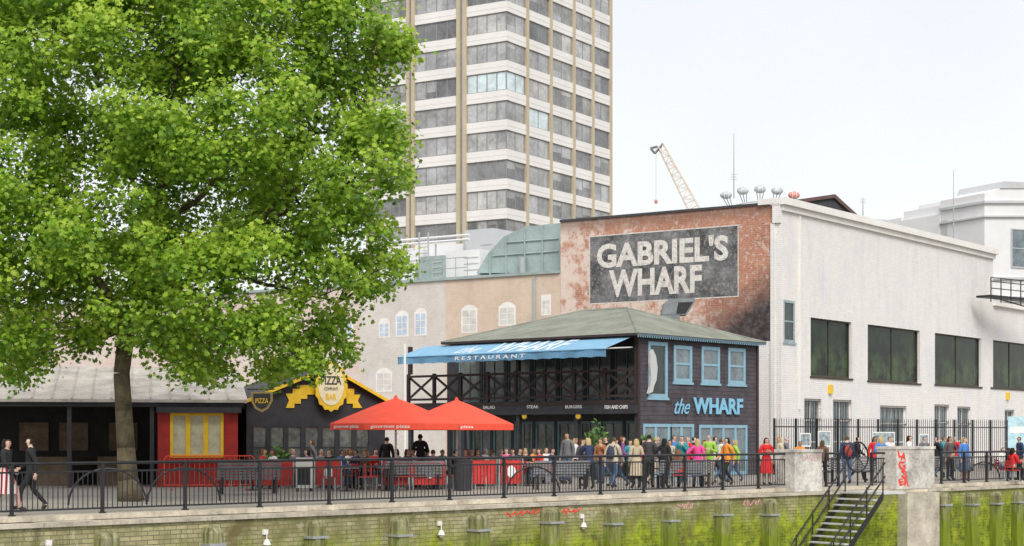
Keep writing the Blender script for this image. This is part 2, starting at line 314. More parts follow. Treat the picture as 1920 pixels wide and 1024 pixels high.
for a in range(4): MB().tube(RG.P(c[0]-.5*math.cos(a*math.pi/4),c[1]-.5*math.sin(a*math.pi/4),-.1),RG.P(c[0]+.5*math.cos(a*math.pi/4),c[1]+.5*math.sin(a*math.pi/4),-.1),.015).build('spoke',black,r)
MB().tube(RG.P(c[0],c[1]-.5,-.1),RG.P(c[0],0,-.1),.03).build('stand',black,r)
# ---------------- tower
TL=Fr((-18,210.8),(-.6,200)); TR=Fr((-.6,200),(13.1,222))
tw=thing('tower_block','tall office tower with white bands, grey windows and tan columns','tower',(-2,212,0))
MB().box(TL,0,TL.L-.6,0,66,-25.4,-.6).build('core',twall,tw)
z0=30.95
bays=[(TL,700,763,4),(TL,778,857,4),(TL,875,949,4),(TR,951,985,2),(TR,992,1030,2),(TR,1036,1073,2),(TR,1079,1109,2),(TR,1114,1143,2)]
for kf in range(-3,10):
    top=z0+3.51*kf; m=MB(); m.box(TL,0,TL.L,top+.003,top+1.24,-.6,0); m.box(TR,0,TR.L,top+.003,top+1.24,-.6,-.001)
    m.box(TL,0,TL.L,top+.55,top+.60,-.6,.025); m.box(TR,0,TR.L,top+.55,top+.60,-.6,.025); m.build('floor_band',towerw,tw)
    if kf==9 : continue
    for fr,a,b,nn in bays:
        u0=fr.hit(a)[0];u1=fr.hit(b)[0]; g=random.choice(tg); 
        if kf==4 and (a in (875,951)): g=tlit
        if kf==3 and a==992: g=tlit
        w=window(fr,(u0,u1,top-2.27,top),tw,tmull,g,nn,1,.1,-.2,mw=.12)
        if g is not tlit and random.random()<.85:
            for q in range(nn):
                if random.random()<.55: c0=u0+(u1-u0)*q/nn; h=random.choice((.5,.9,1.3,2.0)); MB().box(fr,c0+.1,c0+(u1-u0)/nn-.1,top-.12-h,top-.12,-.178,-.17).build('blind',random.choice(tg[:2]+[tg[3],tg[4]]),w)
for fr,a,b in ((TL,857,875),(TL,763,778),(TL,688,699)):
    u0=fr.hit(a)[0];u1=fr.hit(b)[0]; w=(u1-u0)
    for p_,q_ in ((u0,u0+w*.36),(u0+w*.64,u1)): MB().box(fr,p_,q_,0,66.5,-.5,.2).build('column',tan,tw)
    MB().box(fr,u0+w*.37,u0+w*.63,0,66.4,-.5,.03).build('column_recess',tmull,tw)
for a,b in ((986.5,991),(1031,1035),(1074,1078),(1110,1113.5),(1143.5,1147)):
    u0=TR.hit(a)[0];u1=TR.hit(b)[0]; MB().box(TR,u0,u1,0,66.5,-.5,.12).build('column',tan,tw)
# ---------------- brick wall building & white building
C=(12.76,80); BW=Fr((2.5,87),C); WR=Fr(C,(29.26,102.4))
LW=Fr((-47.5,87+50*.682),(2.5,87))
def bwover(k,u,z,bc):
    n=k.noise(.5,8,None,.7); n2=k.noise(2.0,7,None,.75)
    f=k.math('ADD',k.math('ADD',n,k.math('MULTIPLY',n2,.7)),k.math('MULTIPLY',u,-.030))
    f=k.math('ADD',f,k.math('MULTIPLY',z,-.020))
    bc=k.mix(k.mp(k.noise(.8,5),.4,.6,0,.6),bc,(.58,.30,.20))
    c=k.mix(k.mp(f,.47,.64,0,.9),bc,(.74,.62,.54)); c=k.mix(k.mp(k.noise(4.5,7,None,.8),.52,.64,0,.75),c,(.74,.69,.64))
    c=k.mix(k.mp(z,12.0,12.5,0,.65),c,(.20,.12,.09))
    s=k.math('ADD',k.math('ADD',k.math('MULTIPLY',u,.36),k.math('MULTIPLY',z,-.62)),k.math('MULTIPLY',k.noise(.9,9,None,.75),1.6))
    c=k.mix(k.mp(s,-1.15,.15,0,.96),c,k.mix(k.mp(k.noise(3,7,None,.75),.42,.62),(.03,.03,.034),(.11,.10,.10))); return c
bwm=brickm('gable_brick',BW,(.48,.20,.13),(.36,.16,.10),(.58,.47,.39),bwover,3.4,.02)
def whover(k,u,z,bc):
    st=k.noise(1.0,7,k.comb(k.math('MULTIPLY',u,1.6),k.math('MULTIPLY',z,.25)),.7)
    c=k.mix(k.mp(st,.48,.72,0,.45),bc,(.60,.585,.55)); c=k.mix(k.mp(k.noise(.5,6),.52,.68,0,.35),c,(.62,.64,.72)); return k.mix(k.mp(k.noise(5,7,None,.75),.57,.68,0,.5),c,(.50,.46,.41))
wrm=brickm('white_brick',WR,(.84,.82,.79),(.79,.77,.74),(.64,.62,.59),whover,3.4,.022)
wlm=brickm('white_brick_end',BW,(.84,.82,.79),(.79,.77,.74),(.64,.62,.59),whover,3.4,.022)
wb=thing('warehouse','white painted brick warehouse with painted advertisement on its brick end','warehouse',(13,81,0))
ub=BW.hit(1450)[0]; ZT=12.72
m=MB(); zs=BW.hit(1430,640)[1]; us_=BW.hit(1420)[0]
wallgrid(m,BW,0,ub,0,ZT,[(us_,ub,0,zs)],.0); m.build('brick_end_wall',bwm,wb)
m=MB(); m.add([BW.P(us_,0,.002),BW.P(ub,0,.002),BW.P(ub,zs,.002),BW.P(us_,zs,.002)],[(0,1,2,3)]); m.add([BW.P(ub,0,.0),BW.P(BW.L,0,.0),BW.P(BW.L,ZT,.0),BW.P(ub,ZT,.0)],[(0,1,2,3)]); m.box(BW,ub,BW.L-.002,ZT-.9,ZT+.25,.003,.12); m.box(BW,us_+.1,BW.L-.003,ZT+.0,ZT+.28,-.5,.16); m.box(BW,ub-.12,ub+.1,0,ZT-.905,.004,.08); m.build('corner_pilaster',wlm,wb)
MB().box(BW,-.02,us_+.1,ZT+.002,ZT+.12,-.4,.06).build('wall_coping',slate,wb)
MB().box(BW,0,BW.L-.3,0,ZT-.35,-20,-.3).build('roof_block',farg,wb)
big=[WR.rc(*q) for q in ((1520,1597,595,705),(1627,1725,608,713),(1753,1840,624,720),(1858,1935,637,726))]
sm=[WR.rc(*q) for q in ((1508,1540,747,870),(1562,1597,749,868),(1650,1700,760,864),(1752,1780,758,860),(1795,1820,762,860),(1884,1902,768,858))]
side=WR.rc(1469,1490,562,641)
ue=WR.hit(1862)[0]; allw=big+sm+[side]
m=MB(); wallgrid(m,WR,0,ue,0,ZT,[o for o in allw if o[1]<ue and o[0]<ue],.3)
wallgrid(m,WR,ue,46,0,9.6,[(max(o[0],ue),o[1],o[2],o[3]) for o in allw if o[1]>ue],.3); m.build('side_wall',wrm,wb)
m=MB(); m.box(WR,-.15,ue+.2,ZT-.05,ZT+.28,-.5,.3); m.box(WR,-.02,ue+.1,ZT-.32,ZT-.055,-.3,.14); m.box(WR,ue,46,9.6,9.85,-.5,.2); m.build('cornice',white,wb)
m=MB(); m.box(WR,0,ue,0,ZT-.4,-6,-.35); m.box(WR,ue,46,0,9.5,-9,-.35); m.build('inner_block',dark,wb)
o=WR.rc(1497,1525,400,700); MB().box(WR,o[0],o[0]+.08,3,ZT-.4,.001,.1).build('downpipe',white,wb)
brz=M('bronze_frame',(.06,.05,.035),.6)
for i,o in enumerate(big): window(WR,o,wb,brz,glassg,2,1,.07,-.22,sill=.06)
for o in sm:
    w=window(WR,o,wb,white,glassb,2,3,.1,-.2,sill=.05,mw=.07)
    m=MB()
    for i in range(1,7): u=o[0]+(o[1]-o[0])*i/7; m.box(WR,u-.01,u+.01,o[2],o[3]-.1,-.06,-.035)
    for z in (o[3]-.15,o[3]-1.0): m.box(WR,o[0],o[1],z,z+.03,-.07,-.02)
    m.build('bars',black,w)
window(WR,side,wb,M('grey_blue_frame',(.30,.38,.40),.6),glass,1,2,.12,-.06,sill=.05)
for px,py in ((1555,730),(1888,743)):
    u,z=WR.hit(px,py); MB().box(WR,u-.16,u+.16,z-.22,z+.22,.002,.14).build('alarm_box',yel,wb)
# painted sign
k=NT('sign_black'); u,z=k.uz(BW); c=k.mix(k.mp(k.noise(1.1,7),.38,.68),(.065,.068,.075),(.25,.255,.26)); c=k.mix(k.mp(k.noise(6,7,None,.8),.50,.64,0,.75),c,(.44,.40,.37)); bc,bf=k.brick(k.comb(u,z),(1,1,1),(.88,.88,.88),(.7,.7,.7),3.4,.02); k.bump(bf,-.5,.02); sgm=k.out(k.mix(1.0,c,bc,'MULTIPLY'),.85)
k=NT('worn_white'); c=k.mix(k.mp(k.noise(6,8,None,.8),.50,.61,0,.85),(.78,.75,.70),(.36,.33,.31)); c=k.mix(k.mp(k.noise(1.3,5),.48,.7,0,.5),c,(.55,.5,.46)); bc,bf=k.brick(k.comb(*k.uz(BW)),(1,1,1),(.93,.93,.93),(.8,.8,.8),3.4,.02); lw=k.out(k.mix(1.0,c,bc,'MULTIPLY'),.8)
o=BW.rc(1105,1385,443,571); u0,u1,z0,z1=o; sg=MB().box(BW,u0,u1,z0,z1-.02,.001,.008).build('painted_sign',sgm,wb)
m=MB(); w=.05; m.box(BW,u0,u1,z1-w,z1,.0081,.010); m.box(BW,u0,u1,z0,z0+w,.0081,.010); m.box(BW,u0,u0+w,z0+w,z1-w,.0081,.010); m.box(BW,u1-w,u1,z0+w,z1-w,.0081,.010); m.build('border',lw,sg)
a=BW.rc(1119,1366,457,504); text("GABRIEL'S",BW,*a,.009,lw,sg,off=.036,th=.004)
a=BW.rc(1142,1316,507,558); text("WHARF",BW,*a,.009,lw,sg,off=.036,th=.004)
# long low wall to the left
def lwover(k,u,z,bc):
    ud=LW.hit(835)[0]; f=k.mp(u,ud-.03,ud+.03); n=k.mp(k.noise(.7,8,None,.75),.38,.65)
    a=k.mix(n,(.72,.70,.67),(.58,.55,.52)); b=k.mix(n,(.74,.58,.45),(.58,.44,.33)); 
    uu=LW.hit(675)[0]; a=k.mix(k.mp(u,uu+.03,uu-.03),a,k.mix(n,(.68,.52,.46),(.74,.68,.65)))
    c=k.mix(.3,k.mix(f,a,b),bc); return k.mix(k.mp(k.noise(3,7,None,.8),.56,.66,0,.4),c,(.45,.38,.32))
lwm=brickm('pale_brick',LW,(.64,.54,.46),(.52,.45,.38),(.76,.72,.67),lwover,3.4,.03)
lw_=thing('terrace_wall','long pale brick building with painted windows behind the restaurant','building',(-10,96,0))
MB().box(LW,-30,LW.L-.01,0,10.1,-3,0).build('wall',lwm,lw_)
MB().box(LW,-30,LW.L-.02,10.102,10.25,-3,.12).build('gutter',duct,lw_)
MB().box(LW,-30,LW.L-.02,0,9.9,-16,-3.01).build('flat_roof',farg,lw_)
u=LW.hit(1003)[0]; MB().tube(LW.P(u,3,.09),LW.P(u,10,.09),.07).build('drainpipe',duct,lw_)
pw=M('painted_pane_blue',(.50,.59,.71),.8,.2,2,.1); pww=M('painted_pane_pale',(.62,.61,.57),.8,.2,2,.1); pfr=M('painted_frame',(.80,.78,.74),.8,.12,2,.1)
for i,(a,b,c_,d_) in enumerate(((865,895,572,625),(935,967,567,612),(1015,1033,553,592),(710,731,597,634),(742,766,583,632),(777,800,578,630),(705,735,690,735),(640,662,600,640))):
    u0,u1,z0,z1=LW.rc(a,b,c_,d_); arch=[(u0,z0),(u1,z0),(u1,z1-.25),((u0+u1)/2+.25,z1-.05),((u0+u1)/2,z1),((u0+u1)/2-.25,z1-.05),(u0,z1-.25)] if i!=2 else [(u0,z0),(u1,z0),(u1,z1),(u0,z1)]
    w=MB().pu(LW,arch,.002,.012).build('painted_window',pfr,lw_)
    for x in range(2):
        for y in range(3):
            du=(u1-u0-.12)/2; dz=(z1-z0-.35)/3; MB().box(LW,u0+.06+x*du+.03,u0+.06+(x+1)*du-.03,z0+.08+y*dz,z0+.04+(y+1)*dz,.013,.016).build('painted_pane',pw if i>=3 and i!=6 else pww,w)
# rooftop plant
r=thing('roof_duct','large grey green metal duct on roof beside the brick gable','duct',LW.P(58,10.3,-2))
MB().pp(LW,[(893,512),(915,475),(945,443),(985,425),(1052,418),(1052,512)],-4.5,-1.2).build('casing',duct,r)
for px,y in ((920,472),(950,443),(985,428),(1018,424)):
    u,z=LW.hit(px,y,-1.2); MB().box(LW,u-.04,u+.04,10.3,z,-1.199,-1.12).build('flange',duct,r)
for y in (455,480): a=LW.hit(950 if y<470 else 925,y,-1.2); b=LW.hit(1048,y-8,-1.2); MB().tube(LW.P(a[0],a[1],-1.15),LW.P(b[0],a[1],-1.15),.04).build('flange',duct,r)
MB().tube(LW.P(LW.hit(980,816,-1.0)[0],10.3,-1.0),LW.P(LW.hit(980,816,-1)[0],LW.hit(980,483,-1)[1],-1),.18,None,10).build('flue',steel,r)
def crate(px0,px1,py0,py1,d0,d1,mat,lab,name='plant_unit',cat='roof equipment'):
    u0,u1,z0,z1=LW.rc(px0,px1,py0,py1,d1); r=thing(name,lab,cat,LW.P((u0+u1)/2,10.26,d0))
    MB().box(LW,u0,u1,9.92 if d0<-3 else 10.26,z1,d0,d1).build('casing',mat,r)
    for i in range(4): zz=10.4+(z1-10.5)*i/4; MB().box(LW,u0+(u1-u0)*.55,u1-.1,zz,zz+.05,d1+.002,d1+.03).build('louvre',farg,r)
crate(835,900,472,516,-2.9,-1.4,farw,'white roof unit immediately left of the duct')
crate(785,832,482,520,-2.9,-1.2,duct,'small grey roof unit above the pale wall')
crate(700,780,492,525,-2.9,-1.5,farw,'long low white roof unit beside the tree crown')
crate(872,925,432,512,-12,-8,farg,'square grey roof unit in front of the tower foot')
crate(715,790,470,512,-12,-9,farw,'white plant room behind the roof railings')
crate(800,868,462,512,-12,-9,farw,'pale plant room behind the roof ladder')
r=thing('pipe_run','grey pipes running over the low roof beside the tree','pipes',LW.P(46,10.25,-4))
for y in (456,464): a=LW.hit(690,y,-4);b=LW.hit(880,y,-4); MB().tube(LW.P(a[0],a[1],-4),LW.P(b[0],a[1],-4),.08).build('pipe',farw,r)
for px in (705,760,815,870): u,z=LW.hit(px,458,-4); MB().tube(LW.P(u,9.9,-4.1),LW.P(u,z,-4.1),.06).build('support',steel,r)
r=thing('roof_railing','grey roof guard rail above the pale wall','railing',LW.P(46,10.25,-.5))
for i in range(9): u=LW.hit(690+i*22)[0]; MB().tube(LW.P(u,10.25,-.5),LW.P(u,11.35,-.5),.025).build('post',steel,r)
for z in (10.8,11.35): MB().tube(LW.P(LW.hit(690)[0],z,-.5),LW.P(LW.hit(866)[0],z,-.5),.025).build('rail',steel,r)
r=thing('roof_ladder','steel ladder frame standing on the low roof','ladder',LW.P(48,10.25,-2.5))
for px in (786,803): u,z=LW.hit(px,436,-2.5); MB().tube(LW.P(u,10.25,-2.5),LW.P(u,z,-2.5),.05).build('stile',steel,r)
ua=LW.hit(786,816,-2.5)[0];ub2=LW.hit(803,816,-2.5)[0]
for i in range(7): MB().tube(LW.P(ua,10.6+i*.35,-2.5),LW.P(ub2,10.6+i*.35,-2.5),.03).build('rung',steel,r)
# dark gable roof, right-hand background
G=Fr(gxy(1478,118),gxy(1640,124))
r=thing('gabled_roof','dark slate gabled roof rising behind the white warehouse','roof',G.P(2,0,-3))
MB().pp(G,[(1480,470),(1480,376),(1566,367),(1606,404),(1606,470)],-8,-4).build('gable',slate,r)
MB().pp(G,[(1470,379),(1566,364),(1612,406),(1606,408),(1565,371),(1470,384)],-8,-3.8).build('roof_edge',M('dark_red_tile',(.13,.08,.075),.8),r)
B=Fr(gxy(1600,125),gxy(2000,135))
def bl(lab,polys,wins=()):
    r=thing('background_building',lab,'building',B.P(B.hit(polys[0][0][0][0])[0],0,-5))
    for pts,d0,d1,mt in polys: MB().pp(B,pts,d0,d1).build('wall',mt,r)
    for q in wins: window(B,B.rc(*q[:4],q[4]),r,farg,glassb,2,2,.1,q[4]+.02)
    return r
bl('low pale grey roofs behind the white warehouse cornice',[([(1608,560),(1608,408),(1660,412),(1700,418),(1850,424),(1850,560)],-30,-14,farg),([(1690,560),(1690,408),(1722,408),(1722,560)],-13.9,-12,farw)])
bl('white stepped building with dark vents at right',[([(1762,560),(1762,402),(1772,402),(1772,384),(1800,384),(1800,372),(1850,370),(1850,560)],-11,-6,farw),([(1776,560),(1776,412),(1798,412),(1798,560)],-5.95,-5.2,farg),([(1818,405),(1842,405),(1842,432),(1818,432)],-5.9,-5.7,dark),([(1735,398),(1756,398),(1756,412),(1735,412)],-11.9,-11.0,dark)])
rr_=thing('roof_cage','grey metal access ladder cage on the white stepped building','ladder',B.P(B.hit(1800,816,-5.6)[0],10,-5.6))
for px in (1796,1806,1826,1842): a=B.hit(px,462,-5.0);b=B.hit(px,392,-5.0); MB().tube(B.P(*a,-5.0),B.P(*b,-5.0),.07).build('upright',bench,rr_)
for y in (392,404): a=B.hit(1796,y,-5.0);b=B.hit(1842,y,-5.0); MB().tube(B.P(*a,-5.0),B.P(b[0],a[1],-5.0),.07).build('rail',bench,rr_)
rb=bl('tall modern white building at the right edge with dark window',[([(1846,640),(1846,362),(1878,352),(1990,345),(1990,640)],-6,-1,farw),([(1876,353),(1882,340),(1990,344),(1990,353)],-5.9,-.9,farg)],[(1895,1950,428,502,-1)])
for a,b in ((376,381),(404,407),(520,524),(556,566)): MB().pp(B,[(1846,a),(1990,a),(1990,b),(1846,b)],-6,-.8).build('ledge',farg,rb)
D=Fr(gxy(1856,98),gxy(1990,103))
r=thing('fire_escape','black metal fire escape landing at the right edge above a window','fire escape',D.P(0,9.6))
a=D.rc(1858,1985,520,566); MB().box(D,a[0],a[1],a[2]+.3,a[2]+.42,-1,0).build('landing',black,r)
for z in (a[2]+.8,a[2]+1.2,a[3]): MB().tube(D.P(a[0],z,0),D.P(a[1],z,0),.03).build('rail',black,r)
for i in range(8): u=a[0]+(a[1]-a[0])*i/7; MB().tube(D.P(u,a[2],0),D.P(u,a[3],0),.035).build('post',black,r)
MB().tube(D.P(a[0],a[2]+.3,0),D.P(a[1],a[2]-.5,0),.04).build('brace',black,r)
# antennas
for px,y0,y1,Y,lab in ((1376,250,372,110,'thin antenna mast left of the wheel capsules'),(1788,318,450,125,'tall thin antenna mast at the right'),(1618,370,404,122,'short television aerial beside the dark gable')):
    p=at(px,y1,Y);q=at(px,y0,Y); r=thing('antenna_mast',lab,'antenna',p); MB().tube(p,q,.05,.02).build('mast',steel,r)
    for f in (.1,.2,.3): c=p.lerp(q,1-f if Y==122 else .25+f*.4); MB().tube(c-Vector((.2,0,0)),c+Vector((.2,0,0)),.02).build('crossbar',steel,r)
# crane
r=thing('tower_crane','pale lattice crane jib with red hook on the skyline','crane',at(1302,400,260))
p=at(1305,400,260);q=at(1238,272,260); ax=(q-p).normalized(); sd=ax.cross(Vector((0,1,0))).normalized()
m=MB(); n=12; L_=(q-p).length
def cw(f): return .85*(1-f)+.45*f
for s_ in (-1,1):
    for b in (-1,1): m.tube(p+sd*s_*cw(0)+Vector((0,b*.6,0)),q+sd*s_*cw(1)+Vector((0,b*.4,0)),.07)
for i in range(n):
    f=i/n;g_=(i+1)/n; s_=1 if i%2 else -1
    for b in (-.6,.6): m.tube(p+ax*L_*f+sd*s_*cw(f)+Vector((0,b,0)),p+ax*L_*g_-sd*s_*cw(g_)+Vector((0,b,0)),.045); m.tube(p+ax*L_*f+sd*s_*cw(f)+Vector((0,b,0)),p+ax*L_*f-sd*s_*cw(f)+Vector((0,b,0)),.04)
m.build('jib',craney,r)
MB().path([q+sd*.5,at(1220,278,260),at(1228,288,260),q-sd*.5],.2).build('jib_head',bench,r)
MB().tube(at(1230,276,260),at(1230,375,260),.03).build('hoist_cable',steel,r); MB().ball(at(1230,378,260),.28,.25,.35).build('hook_block',capr,r)
MB().tube(at(1250,290,260),at(1320,400,260),.03).build('pendant',craney,r)
# observation wheel
r=thing('observation_wheel','distant observation wheel with glass capsules above the warehouse','wheel',at(1425,545,1000)-Vector((0,0,60)))
cw_=at(1425,545,1000); R_=60
MB().path([cw_+Vector((R_*.88*math.sin(a*math.pi/36),0,R_*.88*math.cos(a*math.pi/36))) for a in range(72)],.5,5,True).build('rim',farg,r)
for i in range(-2,3):
    a=math.radians(9.8*i); c=cw_+Vector((R_*math.sin(a),0,R_*math.cos(a))); cp=MB().ball(c,3.6,2.2,2.3,10,8).build('capsule',capr if i==2 else capm,r,True)
    m=MB(); 
    for o_ in (-1.2,1.2): m.path([c+Vector((o_,2.2*math.cos(b*math.pi/6),2.25*math.sin(b*math.pi/6))) for b in range(12)],.2,4,True)
    m.build('ring',white,cp)
    for o_ in (-2.2,0,2.2): MB().tube(c+Vector((o_,0,-1)),cw_+(c-cw_)*.88+Vector((o_*.5,0,0)),.25).build('mount',bench,cp)
# ---------------- restaurant
K=(5.05,68); KL=Fr((-4.8,76.5),K); KR=Fr(K,(10.9,74.8)); LL=KL.L
k=NT('dark_clapboard'); zz=k.sep()[2]; sw=k.math('FRACT',k.math('MULTIPLY',zz,5.5)); c=k.mix(k.mp(sw,.0,.14),(.015,.013,.017),k.mix(k.mp(k.noise(2,6),.35,.65),(.050,.042,.050),(.085,.074,.085))); k.bump(k.math('SUBTRACT',1.0,sw),.8,.04); clap=k.out(c,.7)
rs=thing('restaurant','two storey dark timber restaurant with balcony, blue windows and hipped roof','restaurant',(3,73,0))
EV=5.75
up=[KR.rc(*q) for q in ((1215,1251,640,745),(1263,1297,647,716),(1315,1349,649,718),(1365,1397,652,720))]
dn=[KR.rc(1206,1302,794,892),KR.rc(1311,1402,796,890)]
for o in (0,1): dn[o]=(dn[o][0],dn[o][1],.03,dn[o][3])
m=MB(); wallgrid(m,KR,0,KR.L,0,EV,up+dn,.2); m.build('side_wall',clap,rs)
for i,o in enumerate(up): window(KR,o,rs,blue,glassb if i else glass,1,2 if i else 1,.15,-.04,sill=.05)
for o in dn: window(KR,o,rs,blue,glassb,4,1,.14,-.08,name='glazed_door',mw=.15)
for a,b in ((0,.14),(KR.L-.14,KR.L)): MB().box(KR,a,b,0,EV,.001,.05).build('corner_board',brown,rs)
textpx('the',KR,1264,1293,747,776,.05,letb,rs,shear=.5,off=.0,th=.03); textpx('WHARF',KR,1299,1392,745,776,.05,letb,rs,off=.03,th=.04)
# fish ornament
m=MB(); pts=[KR.hit(x,y,.1) for x,y in ((1222,655),(1228,668),(1231,690),(1229,712),(1224,725),(1222,735),(1214,738),(1218,724),(1219,705),(1217,680),(1218,663))]; m.pu(KR,pts,.05,.16); m.build('fish_ornament',farg,rs)
d2=-2.4
m=MB(); m.box(KL,.3,LL-.1,0,EV-.02,-8.8,d2-.3); m.build('core',dark,rs)
KI=Fr(tuple(KL.P(0,0,d2)[:2]),tuple(KL.P(LL,0,d2)[:2]))
tops=[(1.0+i*1.5,2.3+i*1.5,3.25,5.4) for i in range(8)]; gs=[(.6+i*1.25,1.7+i*1.25,.05,2.35) for i in range(9)]
m=MB(); wallgrid(m,KI,.3,LL,0,EV,tops+gs,.15); m.build('balcony_wall',blackp,rs)
fb=M('faded_teal_paint',(.15,.24,.27),.6); itg=M('lit_terrace_glass',(.12,.13,.12),.12,.9,.8,0,0,.5)
for o in tops: window(KI,o,rs,fb,itg,2,1,.07,-.1,name='balcony_window')
for o in gs: window(KI,o,rs,fb,itg,2,1,.12,-.1,name='glazed_door')
MB().box(KL,0,LL-.003,3.0,3.18,d2,.05).build('balcony_deck',brown,rs)
MB().box(KL,-.05,LL+.02,2.62,2.99,-.05,.06).build('fascia_board',blackp,rs)
def kt(s,x0,x1,y0,y1): textpx(s,KL,x0,x1,y0,y1,.063,letw,rs,off=.01,th=.01)
kt('SALAD',906,928,761,767); kt('STEAK',988,1010,760,766); kt('BURGERS',1060,1091,760,766); kt('FISH AND CHIPS',1134,1177,760,767)
bal=thing('balcony_railing','dark timber balcony railing with crossed braces above restaurant terrace','railing',KL.P(0,3.18,.0))
nb=8
for i in range(nb+1): u=.1+(LL-.2)*i/nb; MB().box(KL,u-.07,u+.07,3.181,4.5,-.12,0).build('post',brown,bal)
MB().box(KL,.1,LL-.1,4.34,4.44,-.11,.015).build('top_rail',brown,bal); MB().box(KL,.1,LL-.1,3.3,3.40,-.1,-.02).build('bottom_rail',brown,bal)
for i in range(nb):
    a=.17+(LL-.2)*i/nb; b=a+(LL-.2)/nb-.14; P=KL.P
    for z0,z1,dz in ((3.4,4.34,-.05),(4.34,3.4,-.09)):
        m=MB(); m.hexa([P(a,z0-.065,dz+.03),P(b,z1-.065,dz+.03),P(b,z1-.065,dz),P(a,z0-.065,dz),P(a,z0+.065,dz+.03),P(b,z1+.065,dz+.03),P(b,z1+.065,dz),P(a,z0+.065,dz)]); m.build('cross_brace',brown,bal)
for u in (.15,3.4,6.6,9.8,LL-.1): MB().box(KL,u-.09,u+.09,0,2.61,-.25,-.07).build('terrace_column',blackp,rs)
for u in (.15,6.6,LL-.1): MB().box(KL,u-.08,u+.08,4.5,EV,-.2,-.04).build('balcony_column',brown,rs)
for px in (985,1086):
    u,z=KL.hit(px,780,-.05); q=MB().tube(KL.P(u,z,-.1),KL.P(u,z,.0),.17,None,14).build('round_lamp',blackp,rs); MB().tube(KL.P(u,z,.0),KL.P(u,z,.03),.13,None,12).build('lamp_glass',yel,q)
# roof
P=KL.P; ov=.4; ovr=.3; ul=KL.hit(838,637)[0]
A=[P(ul,EV,ov),P(LL+ovr,EV,ov),P(LL+ovr,EV,-9.15),P(ul,EV,-9.15)]; T_=[P(6.6,7.3,-4.4),P(9.2,7.3,-4.4)]
A2=[v+Vector((0,0,.1)) for v in A]
rf=MB().add(A2+T_,[(0,1,5,4),(1,2,5),(2,3,4,5),(3,0,4)]).build('roof',hip,rs)
MB().prism(A,[v+Vector((0,0,.098)) for v in A]).build('soffit',brown,rs)
MB().box(KR,-.4,KR.L+.15,EV-.01,EV+.07,.301,.32).build('gutter',eavem,rf)
m=MB()
for i in range(60): u=-.39+(KR.L+.5)*i/60; m.box(KR,u,u+.06,EV-.07,EV-.011,.303,.317)
m.build('dentil_trim',blue,rf)
m=MB(); m.tube(T_[0],T_[1],.07); [m.tube(a,b,.05) for a,b in ((A2[0],T_[0]),(A2[1],T_[1]),(A2[2],T_[1]),(A2[3],T_[0]))]; m.build('ridge_capping',hip,rf)
r=thing('roof_vent','boxy dark ventilation duct standing on restaurant roof','duct',at(1275,615,75))
dkd=M('dark_duct',(.20,.22,.23),.55,.3,2); p=at(1256,612,75); MB().bx(p.x-.35,p.x+.45,p.y,p.y+.8,p.z-.8,p.z+.75).build('riser',dkd,r)
MB().pp(Fr((p.x-3,p.y-.02),(p.x+5,p.y-.02)),[(1240,590),(1246,568),(1256,560),(1302,559),(1304,566),(1288,590),(1264,590)],-.9,0).build('hood',dkd,r)
MB().pp(Fr((p.x-3,p.y-.04),(p.x+5,p.y-.04)),[(1272,567),(1300,566),(1285,588),(1268,588)],-.01,0).build('outlet',black,r)
# awning
aw=thing('awning','wide blue fabric awning with white lettering over the restaurant balcony','awning',P(6,5.4,1.2))
uA,uB=.35+1.0,LL-.15; zb,zf=5.72,5.18; dF=1.9
def am(a,b,e): return P(uA+(uB-uA)*a,zf+(zb-zf)*b+.02*e,dF+(.15-dF)*b)
m=MB(); n=36; nb_=4; vs=[]
for i in range(n+1): vs+=[am(i/n,j/nb_,0) for j in range(nb_+1)]
m.add(vs,[(i*(nb_+1)+j,(i+1)*(nb_+1)+j,(i+1)*(nb_+1)+j+1,i*(nb_+1)+j+1) for i in range(n) for j in range(nb_)]); m.build('canopy',awnb,aw)
m=MB(); vs=[]
for i in range(16*3+1): a=i/48; q=am(a,0,0); vs+=[q+KL.n*.02*math.sin(i*1.3),q-Vector((0,0,.32+.02*math.cos(i*2.1)))+KL.n*.04*math.sin(i*.9)]
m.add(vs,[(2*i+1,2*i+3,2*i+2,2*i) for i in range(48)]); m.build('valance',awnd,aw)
MB().tube(am(0,0,-1),am(1,0,-1),.03).build('front_bar',awnd,aw)
for u in (uA+.1,(uA+uB)/2,uB-.1): MB().tube(P(u,zf,dF-.05),P(u,5.3,.0),.03).build('arm',white,aw)
textmesh('WHARF',lambda a,b,e:am(.42+.36*a,.05+.86*b,.4+e),letf,aw,off=.012); textmesh('the',lambda a,b,e:am(.27+.1*a,.1+.6*b,.4+e),letf,aw,off=.0,shear=.3)
textmesh('R E S T A U R A N T',lambda a,b,e:am(.3+.34*a,0,0)+Vector((0,0,-.25+.16*b))+KL.n*(.045+.01*e),letw,aw,off=.01,shear=.1)
tag(MB().tube(at(759,890,67),at(759,645,67),.06,.05,8).build('pole',white),'slim white pole standing left of the blue awning','pole')
